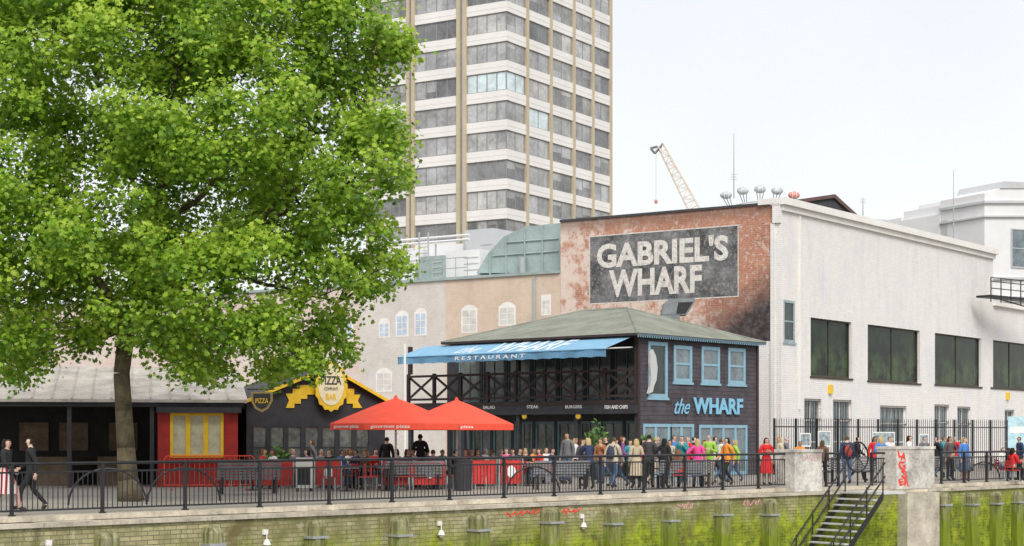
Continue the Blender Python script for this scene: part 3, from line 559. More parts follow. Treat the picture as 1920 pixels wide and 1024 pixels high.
# ---------------- shed, kiosk
SH=Fr(gxy(-90,55.5),gxy(452,57.5)); sh=thing('market_shed','low dark open shed with pale sheet roof behind the tree','shed',SH.P(5,0,-3))
MB().box(SH,-6,SH.L,0,3.0,-6,-4).build('back_wall',dark,sh)
m=MB(); m.hexa([SH.P(-6,2.85,.3),SH.P(SH.L+.2,2.85,.3),SH.P(SH.L+.2,4.15,-5.5),SH.P(-6,4.15,-5.5),SH.P(-6,2.95,.3),SH.P(SH.L+.2,2.95,.3),SH.P(SH.L+.2,4.25,-5.5),SH.P(-6,4.25,-5.5)]); rf=m.build('roof',roofm,sh)
for i in range(24): u=-5.8+i*(SH.L+6)/24; MB().tube(SH.P(u,2.97,.3),SH.P(u,4.27,-5.5),.03,None,4).build('batten',roofm,rf)
MB().box(SH,-6,SH.L+.1,2.7,2.94,.0,.15).build('fascia',blackp,sh)
for px in (-30,130,285): u=SH.hit(px)[0]; MB().box(SH,u-.07,u+.07,0,2.69,-.1,.05).build('post',blackp,sh)
wpan=M('warm_shed_panel',(.14,.10,.07),.8,.5,2)
for px in (60,180): u=SH.hit(px)[0]; MB().box(SH,u,u+1.2,0,1.0,-2.5,-2).build('counter',wpan,sh)
for px in (20,100,200): u=SH.hit(px)[0]; MB().box(SH,u,u+1.0,1.2,2.2,-3.95,-3.9).build('menu_panel',wpan,sh)
kq=SH.rc(296,446,766,915,.15); kk=thing('kiosk','red painted kiosk with yellow framed windows under the shed roof','kiosk',SH.P(kq[0],0))
o1=SH.rc(319,357,774,858,.15); o2=SH.rc(378,419,774,858,.15); KF=Fr(tuple(SH.P(0,0,.16)[:2]),tuple(SH.P(SH.L,0,.16)[:2]))
m=MB(); wallgrid(m,KF,kq[0],kq[1],0,2.69,[(o1[0],o2[1],o1[2],o1[3])],.1); m.box(SH,kq[0],kq[1],.0,2.65,-2,-.05); m.build('wall',red,kk)
m=MB()
for i in range(14): u=kq[0]+(kq[1]-kq[0])*i/14; m.box(KF,u,u+.03,0,o1[2]-.1,.001,.025)
m.build('vertical_boards',red,kk); MB().box(KF,kq[0]-.05,kq[1]+.1,2.5,2.69,.03,.3).build('canopy',blackp,kk)
MB().box(KF,kq[0],kq[1],o1[2]-.12,o1[2]-.04,.03,.2).build('counter_ledge',red,kk)
window(KF,(o1[0],o2[1],o1[2],o1[3]),kk,yel,M('kiosk_blind',(.50,.47,.33),.5,.3,3),3,1,.1,-.04,mw=.16)
# ---------------- pizza house
PZ=Fr(gxy(462,58),gxy(722,60)); pz=thing('pizza_house','small black gabled cafe with yellow trim and zigzag ribbons','cafe',PZ.P(2,0,-2))
zh=2.2; ops=[(.2+i*.62,.74+i*.62,.55,2.1) for i in range(7)]
m=MB(); wallgrid(m,PZ,0,PZ.L,0,zh,ops,.1); ap=PZ.hit(614,692); 
m.add([PZ.P(0,zh),PZ.P(PZ.L,zh),PZ.P(PZ.L,2.9),PZ.P(ap[0],ap[1]),PZ.P(0,2.9)],[(0,1,2,3,4)]); m.build('front_wall',blackp,pz)
for o in ops: window(PZ,o,pz,blackp,itg,1,2,.05,-.06)
MB().box(PZ,.05,PZ.L-.05,0,2.85,-6,-.2).build('core',dark,pz)
m=MB(); Q=PZ.P
for a,b in (((-.25,2.78),ap),(ap,(PZ.L+.25,2.78))):
    m.hexa([Q(a[0],a[1],.25),Q(b[0],b[1],.25),Q(b[0],b[1],-6),Q(a[0],a[1],-6),Q(a[0],a[1]+.12,.25),Q(b[0],b[1]+.12,.25),Q(b[0],b[1]+.12,-6),Q(a[0],a[1]+.12,-6)])
rf=m.build('roof',slate,pz)
for a,b in (((-.25,2.78),ap),(ap,(PZ.L+.25,2.78))):
    m=MB(); m.hexa([Q(a[0],a[1]+.0,.28),Q(b[0],b[1]+.0,.28),Q(b[0],b[1]+.0,.252),Q(a[0],a[1],.252),Q(a[0],a[1]+.12,.28),Q(b[0],b[1]+.12,.28),Q(b[0],b[1]+.12,.252),Q(a[0],a[1]+.12,.252)]); m.build('yellow_trim',yel,rf)
MB().pp(PZ,[(536,738),(549,738),(549,729),(562,729),(562,722),(594,722),(594,740),(576,740),(576,748),(564,748),(564,757),(552,757),(552,765),(536,765),(542,751)],.002,.05).build('ribbon',yel,pz)
MB().pp(PZ,[(641,720),(652,720),(652,729),(664,729),(664,740),(676,740),(671,752),(679,765),(662,765),(662,757),(650,757),(650,747),(641,747)],.002,.05).build('ribbon',yel,pz)
def ell(fr,cx,cy,rx,ry,d0,d1,mat,par,name,n=28,wob=0):
    c=fr.hit(cx,cy,d1); e=fr.hit(cx+rx,cy-ry,d1); a=e[0]-c[0]; b=e[1]-c[1]
    return MB().pu(fr,[(c[0]+a*(1+wob*math.cos(i*math.pi))*math.cos(2*math.pi*i/n),c[1]+b*(1+wob*math.cos(i*math.pi))*math.sin(2*math.pi*i/n)) for i in range(n)],d0,d1).build(name,mat,par)
sg=thing('oval_sign','oval yellow and white pizza sign crowning the black gable','sign',PZ.P(ap[0],2.6,.3))
ell(PZ,621,724,30,46,.3,.35,yel,sg,'backing',32,.04); ell(PZ,621,722,24,38,.351,.37,cream,sg,'face',32)
ell(PZ,621,680,22,14,.3,.34,white,sg,'crest',20,.08); ell(PZ,613,680,4,5,.341,.35,blackp,sg,'crest_mark'); ell(PZ,627,679,5,4,.341,.35,blackp,sg,'crest_mark')
textpx('PIZZA',PZ,602,640,705,721,.372,blackp,sg,off=.02,th=.01); textpx('COMPANY',PZ,608,634,726,732,.372,blackp,sg,th=.01); textpx('BAR',PZ,611,631,738,750,.372,yel,sg,off=.03,th=.01)
HS=Fr(gxy(440,57),gxy(540,57)); r=thing('hanging_sign','small black and gold shield sign hanging left of the gable','sign',HS.P(.8,2.5))
MB().pp(HS,[(471,735),(511,735),(511,752),(503,766),(491,773),(478,766),(471,752)],0,.05).build('gold_rim',M('gold_paint',(.35,.27,.10),.4),r); MB().pp(HS,[(475,738),(507,738),(507,751),(500,763),(491,768),(481,763),(475,751)],.051,.06).build('board',blackp,r)
textpx('PIZZA',HS,479,503,747,756,.061,yel,r,off=.01,th=.01); a=HS.hit(464,730);b=HS.hit(513,730); MB().tube(HS.P(*a,.02),HS.P(*b,.02),.025).build('bracket',black,r)
# ---------------- umbrellas
def umbrella(loc,lab,R):
    r=thing('parasol',lab,'parasol',loc,'red parasols in front of the pizza cafe'); o=Vector(loc); n=8
    ri=lambda R_,z:[o+Vector((R_*math.cos(math.pi*(2*i+1)/n),R_*math.sin(math.pi*(2*i+1)/n),z)) for i in range(n)]
    rim=ri(R,2.12);mid=ri(R*.62,2.45);m2=ri(R*.28,2.75)
    top=o+Vector((0,0,2.96)); m=MB(); vs=[top]+m2+mid+rim
    fs=[(0,1+i,1+(i+1)%n) for i in range(n)]
    for q in (0,1): fs+=[(1+q*n+i,1+(q+1)*n+i,1+(q+1)*n+(i+1)%n,1+q*n+(i+1)%n) for i in range(n)]
    m.add(vs,fs); ca=m.build('canopy',redc,r)
    m=MB(); [m.add([rim[i],rim[(i+1)%n],rim[(i+1)%n]-Vector((0,0,.2)),rim[i]-Vector((0,0,.2))],[(0,1,2,3)]) for i in range(n)]; m.build('valance',redc,ca)
    MB().tube(top-Vector((0,0,.05)),top+Vector((0,0,.08)),.09,.03,8).build('cap',redc,ca)
    for i in range(n): MB().path([rim[i]-Vector((0,0,.03)),mid[i]-Vector((0,0,.04)),m2[i]-Vector((0,0,.05)),top-Vector((0,0,.1))],.012,4).build('rib',steel,r)
    MB().tube(o,top,.035,None,8).build('pole',white,r); MB().bx(o.x-.35,o.x+.35,o.y-.35,o.y+.35,0,.07).build('base_plate',steel,r)
    for p_ in (4,5):
        f2=Fr(tuple(rim[p_][:2]),tuple(rim[p_+1][:2])); text('gourmet pizza',f2,.2,1.42,1.95,2.07,.006,letw,r,th=.006,off=.01)
umbrella((*gxy(742,54.5),0),'red parasol on the left, overlapping the gabled cafe',2.2); umbrella((*gxy(856,57.5),0),'red parasol on the right, in front of the restaurant terrace',2.1)
# ---------------- tree
tr=thing('plane_tree','large spreading green plane tree filling the left of the view','tree',(*gxy(243,44.7),0)); TY=44.7
def tp(px,py,dy=0): v=at(px,py,TY); return v+Vector((0,dy,0))
tp_=[(246,945),(240,900),(236,840),(232,770),(228,700),(234,650),(240,610)]
m=MB(); rr=[.36,.27,.235,.22,.21,.22,.20]; pts=[tp(*p) for p in tp_]; pts[0].z=-.02; m.path(pts,lambda i:rr[i],14); m.build('trunk',bark,tr,True)
limbs=[[(240,615),(275,540),(300,440),(310,330),(330,220),(340,110),(330,10)],[(240,615),(200,550),(150,470),(110,380),(80,270),(70,150)],[(238,620),(310,560),(390,500),(470,450),(550,400),(640,370)],
 [(300,440),(360,380),(420,300),(470,220),(520,130),(560,50)],[(310,330),(260,260),(220,180),(190,90),(180,10)],[(390,500),(460,520),(540,540),(620,560)],[(240,620),(190,590),(120,560),(50,540),(-20,510)],
 [(110,380),(60,360),(0,320)],[(420,300),(500,280),(590,250),(680,230)],[(520,130),(600,110),(680,100)],[(150,470),(140,400),(170,320)],[(470,450),(520,380),(600,320),(690,310)],[(310,560),(370,580),(440,610)]]
LP=[]
for i,l in enumerate(limbs):
    random.seed(100+i); dys=random.uniform(-1.5,2.5); n=len(l); P3=[]
    st=next((q for q in LP if (q[1]-Vector((l[0][0],l[0][1]))).length<2),None); y0=st[0].y-TY if st else 0
    for j,(a,b) in enumerate(l): v=tp(a,b,y0+dys*j/(n-1)); P3.append(v); LP.append((v,Vector((a,b)),.0))
    fine=[]; 
    for j in range(n-1):
        for s_ in range(4): q=P3[j].lerp(P3[j+1],s_/4); q+=Vector((random.uniform(-.07,.07),random.uniform(-.07,.07),random.uniform(-.05,.05))) if s_ else Vector(); fine.append(q)
    fine.append(P3[-1]); r0=.14 if i<3 else .08; nf=len(fine); 
    MB().path(fine,lambda k_:r0*(1-.82*k_/nf),8).build('limb',bark,tr,True); LP+=[(q,Vector((0,-999)),0) for q in fine]
lobes=[(-110,120,150),(-90,380,150),(-60,560,110),(50,30,140),(60,-40,120),(200,-50,130),(360,-50,140),(520,-50,130),(640,-20,90),(190,40,150),(350,40,160),(520,50,150),(650,80,110),(715,60,55),(740,95,50),(750,75,35),(40,210,150),(210,200,170),(400,210,180),(580,220,160),(700,210,80),(730,290,60),(745,250,35),(20,400,140),(170,400,160),(360,400,170),(540,400,160),(680,370,80),(740,355,52),
 (60,540,120),(210,520,110),(400,540,130),(560,530,120),(680,490,70),(742,495,38),(700,555,48),(60,650,75),(110,640,70),(30,700,40),(170,640,55),(380,650,75),(400,690,55),(480,640,75),(560,625,75),(640,605,58),(645,655,28),(585,685,26),(520,690,32),(330,625,65),(720,430,60),(110,470,110),(300,330,130),(470,310,130),(245,590,65),(200,615,55),(290,600,60),(440,600,80),(300,480,100)]
random.seed(5); cl=[]
for (x,y,r_) in lobes:
    for _ in range(max(3,int(r_*r_/1000))):
        a=random.uniform(0,2*math.pi); q=math.sqrt(random.random())*(r_-24); px=x+q*math.cos(a); py=y+q*math.sin(a)*.95
        e=max(0,1-((px-310)/520)**2-((py-330)/480)**2); D_=.7+4.3*math.sqrt(e); dy=random.uniform(-D_,D_*.55)
        cl.append((tp(px,py)+Vector((0,dy,0)),random.uniform(.46,.92) if r_>60 else random.uniform(.35,.6)))
LPv=[p[0] for p in LP]; m=MB()
for c,rr_ in cl:
    b=min(LPv,key=lambda v:(v-c).length+max(0,v.z-c.z)*1.0); 
    if (b-c).length<3.5:
        mid=b.lerp(c,.55)+Vector((random.uniform(-.15,.15),random.uniform(-.1,.1),.12)); m.tube(b,mid,.022,.015,4); m.tube(mid,c,.015,.006,4)
m.build('twigs',bark,tr)
rng=np.random.default_rng(3)
lt=np.array([(0,-.5),(.46,-.3),(.3,-.02),(.5,.28),(.17,.2),(0,.62),(-.17,.2),(-.5,.28),(-.3,-.02),(-.46,-.3)]); nl=len(lt)
C_=[];Z_=[];N_=[];cc=[]
for c,r_ in cl:
    n=int(150*(r_/.55)**2); d=rng.normal(size=(n,3)); d/=np.linalg.norm(d,axis=1)[:,None]; rad=r_*rng.random(n)**.5*1.15*(1+.22*rng.normal(size=n)); p=d*rad[:,None]; p[:,2]*=.78; p[:,2]-=.1*(p[:,0]**2+p[:,1]**2)/r_
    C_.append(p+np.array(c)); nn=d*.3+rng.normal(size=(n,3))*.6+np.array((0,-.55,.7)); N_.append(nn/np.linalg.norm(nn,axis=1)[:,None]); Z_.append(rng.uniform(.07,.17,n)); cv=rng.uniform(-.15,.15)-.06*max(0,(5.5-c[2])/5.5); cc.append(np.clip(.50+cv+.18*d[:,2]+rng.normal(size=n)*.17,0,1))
Cc=np.concatenate(C_);Nn=np.concatenate(N_);Zs=np.concatenate(Z_);cc=np.concatenate(cc); n=len(Cc); print('leaves',n)
rv=rng.normal(size=(n,3)); A_=np.cross(Nn,rv); A_/=np.linalg.norm(A_,axis=1)[:,None]; B_=np.cross(Nn,A_)
V=Cc[:,None,:]+Zs[:,None,None]*(A_[:,None,:]*lt[None,:,0,None]+B_[:,None,:]*lt[None,:,1,None])+Nn[:,None,:]*(Zs[:,None,None]*(-.35*(lt[None,:,0,None]**2)))
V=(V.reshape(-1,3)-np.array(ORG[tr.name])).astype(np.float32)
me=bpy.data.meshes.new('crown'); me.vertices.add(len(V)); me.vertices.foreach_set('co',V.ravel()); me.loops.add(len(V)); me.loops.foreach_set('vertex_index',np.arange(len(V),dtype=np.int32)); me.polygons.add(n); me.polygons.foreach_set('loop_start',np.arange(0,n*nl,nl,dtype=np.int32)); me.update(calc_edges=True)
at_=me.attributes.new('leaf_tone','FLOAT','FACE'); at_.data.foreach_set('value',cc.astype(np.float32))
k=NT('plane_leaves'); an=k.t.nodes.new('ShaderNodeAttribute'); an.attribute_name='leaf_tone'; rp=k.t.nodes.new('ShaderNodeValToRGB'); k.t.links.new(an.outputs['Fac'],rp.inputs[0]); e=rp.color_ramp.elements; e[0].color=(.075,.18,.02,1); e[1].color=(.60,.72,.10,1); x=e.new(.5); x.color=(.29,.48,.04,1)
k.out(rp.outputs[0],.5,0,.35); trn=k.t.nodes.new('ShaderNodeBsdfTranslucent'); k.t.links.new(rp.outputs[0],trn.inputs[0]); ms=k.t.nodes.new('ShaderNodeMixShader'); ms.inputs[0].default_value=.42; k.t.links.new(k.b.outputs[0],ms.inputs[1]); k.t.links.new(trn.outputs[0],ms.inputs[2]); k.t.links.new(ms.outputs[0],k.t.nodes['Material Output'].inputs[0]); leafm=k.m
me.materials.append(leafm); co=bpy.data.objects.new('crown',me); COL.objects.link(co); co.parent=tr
# small plants
def plant(loc,h,w,lab,seed):
    o=Vector(loc); r=thing('potted_plant',lab,'plant',loc); MB().tube(o,o+Vector((0,0,.45)),.2,.26,12).build('pot',blackp,r); m=MB(); rr=random.Random(seed)
    for i in range(420):
        a=rr.uniform(0,6.28); q=rr.random()**.5*w; c=o+Vector((q*math.cos(a),q*math.sin(a),.5+rr.random()*h*(1-.4*q/w))); d=Vector((rr.uniform(-1,1),rr.uniform(-1,1),rr.uniform(-.2,1))).normalized(); s_=d.cross(Vector((rr.uniform(-1,1),rr.uniform(-1,1),.3))).normalized()*.045; m.add([c,c+d*.1+s_,c+d*.22,c+d*.1-s_],[(0,1,2,3)])
    m.build('foliage',M('shrub%d'%seed,(.10,.20,.05),.6,.5,8),r); m=MB(); [m.tube(o+Vector((0,0,.4)),o+Vector((rr.uniform(-w,w)*.6,rr.uniform(-w,w)*.6,.4+h*.8)),.012,None,4) for _ in range(6)]; m.build('stems',bark,r)
plant((*gxy(1118,66),0),1.9,.45,'tall leafy potted plant before the restaurant terrace doors',1); plant((*gxy(1215,66.5),0),1.4,.4,'shorter potted shrub at the restaurant corner',2); plant((*gxy(520,57),0),.9,.35,'small potted bush at the cafe window',3)
# ---------------- fence, posters
FN=Fr(gxy(1452,75),gxy(1890,84)); r=thing('spiked_fence','black spiked security fence in front of the white warehouse','fence',FN.P(0,0))
nf=12
for i in range(nf+1): u=FN.L*i/nf; MB().box(FN,u-.04,u+.04,0,2.5,-.04,.04).build('post',black,r)
for z in (.3,2.1): MB().box(FN,0,FN.L,z,z+.05,-.02,.02).build('rail',black,r)
for i in range(nf):
    m=MB(); 
    for j in range(1,9): u=FN.L*(i+j/9)/nf; m.box(FN,u-.009,u+.009,.1,2.4,-.01,.01); m.tube(FN.P(u,2.4),FN.P(u,2.55),.018,.002,4)
    m.build('bar_panel',black,r)
postm=M('poster_print',(.30,.36,.38),.5,.8,7,0)
for i,(a,b,c_,d_,lab) in enumerate(((1500,1520,812,838,'small white framed poster fixed to the fence at left'),(1534,1558,808,838,'square poster fixed on the black fence near the pier'),(1636,1678,810,838,'wide notice board on the fence behind the wheel'),(1724,1742,814,834,'narrow poster on the fence right of the piers'))):
    r=thing('poster',lab,'poster',FN.P(FN.hit(a)[0],1.2,.06)); MB().pb(FN,a,b,c_,d_,.03,.06).build('board',white,r); MB().pb(FN,a+1.5,b-1.5,c_+2,d_-3,.061,.066).build('print',postm,r)
BN=Fr(gxy(1886,76),gxy(1960,76)); r=thing('banner_sign','pale blue banner sign at the right edge above the crowd','sign',BN.P(0,0)); MB().pb(BN,1890,1955,781,840,0,.06).build('panel',M('pale_blue_print',(.45,.66,.72),.5,.3,3,0),r); MB().pb(BN,1893,1952,800,812,.061,.065).build('print',letw,r)
for px in (1892,1950): u=BN.hit(px)[0]; MB().tube(BN.P(u,0,-.03),BN.P(u,2.6,-.03),.04).build('post',black,r)
# ---------------- street furniture
def mkbench():
    r=thing('bench','b','bench',(0,0,0),'slatted benches along the promenade'); m=MB(); [m.bx(-.95,.95,-.2+i*.1,-.12+i*.1,.42,.46) for i in range(5)]; m.build('seat',bench,r)
    m=MB(); [m.bx(-.95,.95,.3+i*.02,.33+i*.02,.5+i*.09,.57+i*.09) for i in range(5)]; m.build('backrest',bench,r)
    for x in (-.8,.8): MB().bx(x-.03,x+.03,-.2,-.14,0,.42).bx(x-.03,x+.03,.25,.32,0,.95).bx(x-.03,x+.03,-.2,.3,.38,.419).build('leg',black,r)
    for x in (-.9,.9): MB().bx(x-.03,x+.03,-.2,.33,.62,.66).build('armrest',black,r)
    return r
b0=mkbench(); bl_=[(465,50.5),(772,54),(1047,54.5),(1280,56),(1775,66),(1590,62)]
lb=['grey slatted bench beside the tree trunk','grey slatted bench under the red parasols','grey slatted bench left of the crowd','grey slatted bench among the standing crowd','grey slatted bench right of the graffiti pier','grey slatted bench behind the stair opening']
for i,(px,Y) in enumerate(bl_):
    if i==0: b0.location=(*gxy(px,Y),0); b0.rotation_euler=(0,0,math.pi+.3); b0['label']=lb[0]
    else: dup(b0,(*gxy(px,Y),0),math.pi+.3,lb[i])
def mkchair(mat):
    r=thing('cafe_chair','c','chair',(0,0,0),'cafe chairs in front of the pizza cafe'); MB().bx(-.2,.2,-.2,.2,.43,.46).build('seat',mat,r); m=MB(); [m.bx(-.2,.2,.19,.215,.55+i*.1,.61+i*.1) for i in range(3)]; m.bx(-.21,-.185,.185,.22,.46,.85); m.bx(.185,.21,.185,.22,.46,.85); m.build('backrest',mat,r)
    for x in (-.18,.18):
        for y in (-.18,.18): MB().tube((x,y,0),(x*.95,y*.95,.43),.015).build('leg',steel,r)
    return r
def mktable():
    r=thing('cafe_table','t','table',(0,0,0),'cafe tables in front of the pizza cafe'); MB().tube((0,0,.71),(0,0,.745),.38,None,20).build('table_top',bench,r); MB().tube((0,0,.03),(0,0,.71),.03).build('column',black,r); MB().tube((0,0,0),(0,0,.03),.25,.2,14).build('foot',black,r); return r
c0=mkchair(reds); t0=mktable(); random.seed(9)
tabs=[(474,53.5),(505,55),(560,56),(622,54.6),(650,52.6),(678,54.6),(700,56.5),(728,53),(775,57),(812,54.6),(848,56),(868,55),(900,58),(945,58.6),(990,58),(1020,61)]
for i,(px,Y) in enumerate(tabs):
    x,y=gxy(px,Y); t=t0 if i==0 else dup(t0,(x,y,0)); t.location=(x,y,0); t['label']='%s round cafe table from the left, beyond the railing'%ORDN[i]
    for s_ in (-1,1):
        c=c0 if (i==0 and s_==-1) else dup(c0,(0,0,0)); c.location=(x+s_*.55,y+.1,0); c.rotation_euler=(0,0,-s_*math.pi/2+random.uniform(-.4,.4)); c['label']='red cafe chair %s of the %s cafe table'%('left' if s_<0 else 'right',ORDN[i])
def screen(px0,px1,Y,lab,mat=reds,em=True):
    f=Fr(gxy(px0,Y),gxy(px1,Y+.3)); r=thing('cafe_screen',lab,'screen',f.P(0,0),'red cafe wind screens'); m=MB(); n=8; vs=[]
    for i in range(n+1): u=.04+(f.L-.08)*i/n; dd_=.025*math.sin(i*2.3+px0); vs+=[f.P(u,.16,dd_),f.P(u,.93+.01*math.sin(i*3),dd_*.3)]
    m.add(vs,[(2*i,2*i+2,2*i+3,2*i+1) for i in range(n)]); m.build('panel',mat,r)
    for u in (0,f.L): MB().tube(f.P(u,0),f.P(u,1.0),.025).build('post',steel,r); 
    MB().tube(f.P(0,.98),f.P(f.L,.98),.02).build('rail',steel,r); u=f.L/2
    if em: MB().pu(f,[(u+.16*math.cos(a*.5236),.56+.2*math.sin(a*.5236)) for a in range(12)],.03,.034).build('emblem',letw,r)
for i,(a,b,Y,l,e_) in enumerate(((488,550,53.2,'red fabric screen left of the white notice',0),(590,640,53.4,'red fabric screen right of the white notice',1),(716,768,53.6,'red fabric screen under the left parasol pole',0),(775,836,53.8,'red fabric screen between the two parasol poles',1),(884,932,54.8,'red fabric screen right of the parasols',0),(936,980,55,'rightmost red fabric screen by the terrace',1))): screen(a,b,Y,l,reds,e_)
r=thing('notice_stand','white and black notice stand in front of cafe screens','sign',(*gxy(570,52.6),0)); f=Fr(gxy(555,52.6),gxy(586,52.6)); MB().box(f,0,f.L,.1,1.05,-.04,.04).build('board',white,r); MB().box(f,.06,f.L-.06,.2,.75,.041,.046).build('print',blackp,r); [MB().box(f,u,u+.05,0,.1,-.15,.15).build('foot',black,r) for u in (.02,f.L-.07)]
r=thing('litter_bin','dark litter bin beneath the right parasol','bin',(*gxy(868,53),0)); o=Vector((*gxy(868,53),0)); MB().tube(o+Vector((0,0,.02)),o+Vector((0,0,.95)),.28,.3,14).build('body',blackp,r); MB().tube(o+Vector((0,0,.95)),o+Vector((0,0,1.05)),.32,.2,14).build('lid',black,r)
# barrier
f=Fr(gxy(305,53.8),gxy(480,54.6)); r=thing('crowd_barrier','red tubular crowd barrier in front of the kiosk','barrier',f.P(0,0)); MB().path([f.P(.05,.15),f.P(.05,1.0),f.P(.15,1.08),f.P(f.L-.15,1.08),f.P(f.L-.05,1.0),f.P(f.L-.05,.15)],.022,close=True).build('frame',redc,r); m=MB(); [m.tube(f.P(.05+(f.L-.1)*i/18,.15),f.P(.05+(f.L-.1)*i/18,1.06),.01,None,4) for i in range(1,18)]; m.build('bars',redc,r)
for u in (.3,f.L-.3): MB().tube(f.P(u,.02,-.3),f.P(u,.02,.3),.02).build('foot',redc,r)
# cycle hoops
for i,(px,Y,R) in enumerate(((202,42,.92),(345,44,.9),(1000,51,.8),(1470,61,.8),(1845,66,.7))):
    x,y=gxy(px,Y); r=thing('cycle_hoop','dark metal cycle hoop behind the railing, %s from the left'%ORDN[i],'cycle rack',(x,y,0),'cycle hoops on the promenade'); MB().path([Vector((x+R*math.cos(a*math.pi/14),y+.25*math.cos(a*math.pi/14),R*math.sin(a*math.pi/14))) for a in range(15)],.028).build('hoop',black,r)
    MB().bx(x-R-.08,x-R+.08,y-.33,y-.17,0,.015).build('base_plate',steel,r); MB().bx(x+R-.08,x+R+.08,y+.17,y+.33,0,.015).build('base_plate',steel,r)
# ---------------- people
def V3(*a): return Vector(a)
def template(pose):
    J={};E=[]
    def j(n,co,r,par=None):
        J[n]=(Vector(co),r)
        if par: E.append((par,n))
    sit=pose=='sit'; dz=-.42 if sit else 0; lean=pose=='lean'; ty=-.16 if lean else 0
    j('pelvis',(0,0,.94+dz),.125); j('waist',(0,ty*.3,1.09+dz),.115,'pelvis'); j('chest',(0,ty*.8,1.28+dz),.135,'waist'); j('neckb',(0,ty,1.42+dz),.075,'chest'); j('neck',(0,ty-.015,1.49+dz),.05,'neckb'); j('jaw',(0,ty-.035,1.545+dz),.068,'neck'); j('head',(0,ty-.02,1.615+dz),.088,'jaw'); j('crown',(0,ty-.005,1.675+dz),.07,'head'); j('nose',(0,ty-.118,1.585+dz),.013,'head')
    arms={'stand':(((.225,.03,1.13),(.235,-.04,.89)),)*2,'walk':(((.22,.14,1.14),(.24,.12,.9)),((.22,-.07,1.13),(.2,-.25,1.0))),'bent':(((.25,.03,1.13),(.09,-.24,1.2)),)*2,'hip':(((.37,.09,1.18),(.17,-.06,1.03)),((.225,.03,1.13),(.235,-.04,.89))),'sit':(((.23,-.08,1.13),(.1,-.32,1.17)),)*2,'lean':(((.21,-.3,1.13),(.06,-.5,1.14)),)*2,'phone':(((.25,-.02,1.13),(.12,-.2,1.38)),((.225,.03,1.13),(.235,-.04,.89)))}[pose]
    for s,(el,wr),sg in ((1,arms[0],'L'),(-1,arms[1],'R')):
        sh=V3(.165*s,ty,1.39+dz); el=V3(el[0]*s,el[1],el[2]+dz); wr=V3(wr[0]*s,wr[1],wr[2]+dz)
        j('sh'+sg,sh,.062,'neckb'); j('el'+sg,el,.043,'sh'+sg); j('wr'+sg,wr,.028,'el'+sg); d=(wr-el).normalized(); pm=wr+d*.075; j('pa'+sg,pm,.027,'wr'+sg)
        fw=V3(0,-1,0) if abs(d.y)<.7 else V3(0,0,1); sd=d.cross(V3(s,0,0)); sd=sd.normalized() if sd.length>.2 else fw; cu=d.cross(sd)
        for q,ln in enumerate((.065,.08,.074,.055)): 
            a=pm+d*.03+sd*(q-1.5)*.021; j('f%d'%q+sg,a,.0095,'pa'+sg); b=a+d*ln*.55+cu*.008*s; j('g%d'%q+sg,b,.0085,'f%d'%q+sg); j('h%d'%q+sg,b+d*ln*.4+cu*.022*s,.0075,'g%d'%q+sg)
        a=wr+d*.045-sd*.042; j('t1'+sg,a,.012,'pa'+sg); j('t2'+sg,a+d*.045-sd*.012,.009,'t1'+sg)
    legs={'walk':(((.1,-.2,.53),(.1,-.27,.11),(.11,-.43,.075)),((.1,.04,.5),(.1,.33,.17),(.1,.24,.05))),'sit':(((.11,-.42,.5),(.11,-.4,.1),(.12,-.56,.04)),)*2}.get(pose,(((.1,-.02,.5),(.115,.02,.1),(.14,-.14,.04)),((.09,-.01,.5),(.1,.03,.1),(.11,-.13,.04))))
    for s,(kn,an,to),sg in ((1,legs[0],'L'),(-1,legs[1],'R')):
        j('hp'+sg,(.095*s,0,.88+dz),.088,'pelvis'); j('kn'+sg,(kn[0]*s,kn[1],kn[2]),.058,'hp'+sg); j('an'+sg,(an[0]*s,an[1],an[2]),.037,'kn'+sg); j('to'+sg,(to[0]*s,to[1],to[2]),.034,'an'+sg)
    nm=list(J); ix={n:i for i,n in enumerate(nm)}
    me=bpy.data.meshes.new('sk'); me.from_pydata([tuple(J[n][0]) for n in nm],[(ix[a],ix[b]) for a,b in E],[]); ob=bpy.data.objects.new('sk',me); COL.objects.link(ob)
    ob.modifiers.new('s','SKIN'); sb=ob.modifiers.new('b','SUBSURF'); sb.levels=1; sb.render_levels=1
    sv=me.skin_vertices[0].data
    for n in nm: sv[ix[n]].radius=(J[n][1],)*2
    sv[0].use_root=True
    bpy.context.view_layer.update(); dg=bpy.context.evaluated_depsgraph_get(); ev=bpy.data.meshes.new_from_object(ob.evaluated_get(dg)); bpy.data.objects.remove(ob)
    segs=[(J[a][0],J[b][0],a,b,J[b][1]) for a,b in E]; reg=[]
    def rg(a,b):
        if b in('neck',): return 'neck'
        if b in('jaw','head','crown','nose'): return 'head'
        if b[:2] in('el','wr','sh') : return 'arm'
        if b[:2]=='kn' or b[:2]=='an' or b[:2]=='hp': return 'leg'
        if b[:2]=='to': return 'foot'
        if b[:2]=='pa' or b[0] in 'fgh' or b[:2] in('t1','t2'): return 'hand'
        return 'torso'
    for v in ev.vertices:
        bd=None
        for a,b,na,nb_,r_ in segs:
            ab=b-a; t_=max(0,min(1,(v.co-a).dot(ab)/max(1e-9,ab.length_squared))); d=(v.co-(a+ab*t_)).length-r_*.6
            if bd is None or d<bd[0]: bd=(d,rg(na,nb_))
        reg.append(bd[1])
    for i,v in enumerate(ev.vertices):
        if reg[i]=='torso': v.co.y*=.85
    ev.update(); nrm=[v.normal.copy() for v in ev.vertices]
    ev.polygons.foreach_set('use_smooth',[True]*len(ev.polygons))
    hd=J['head'][0]; pz_=J['pelvis'][0].z
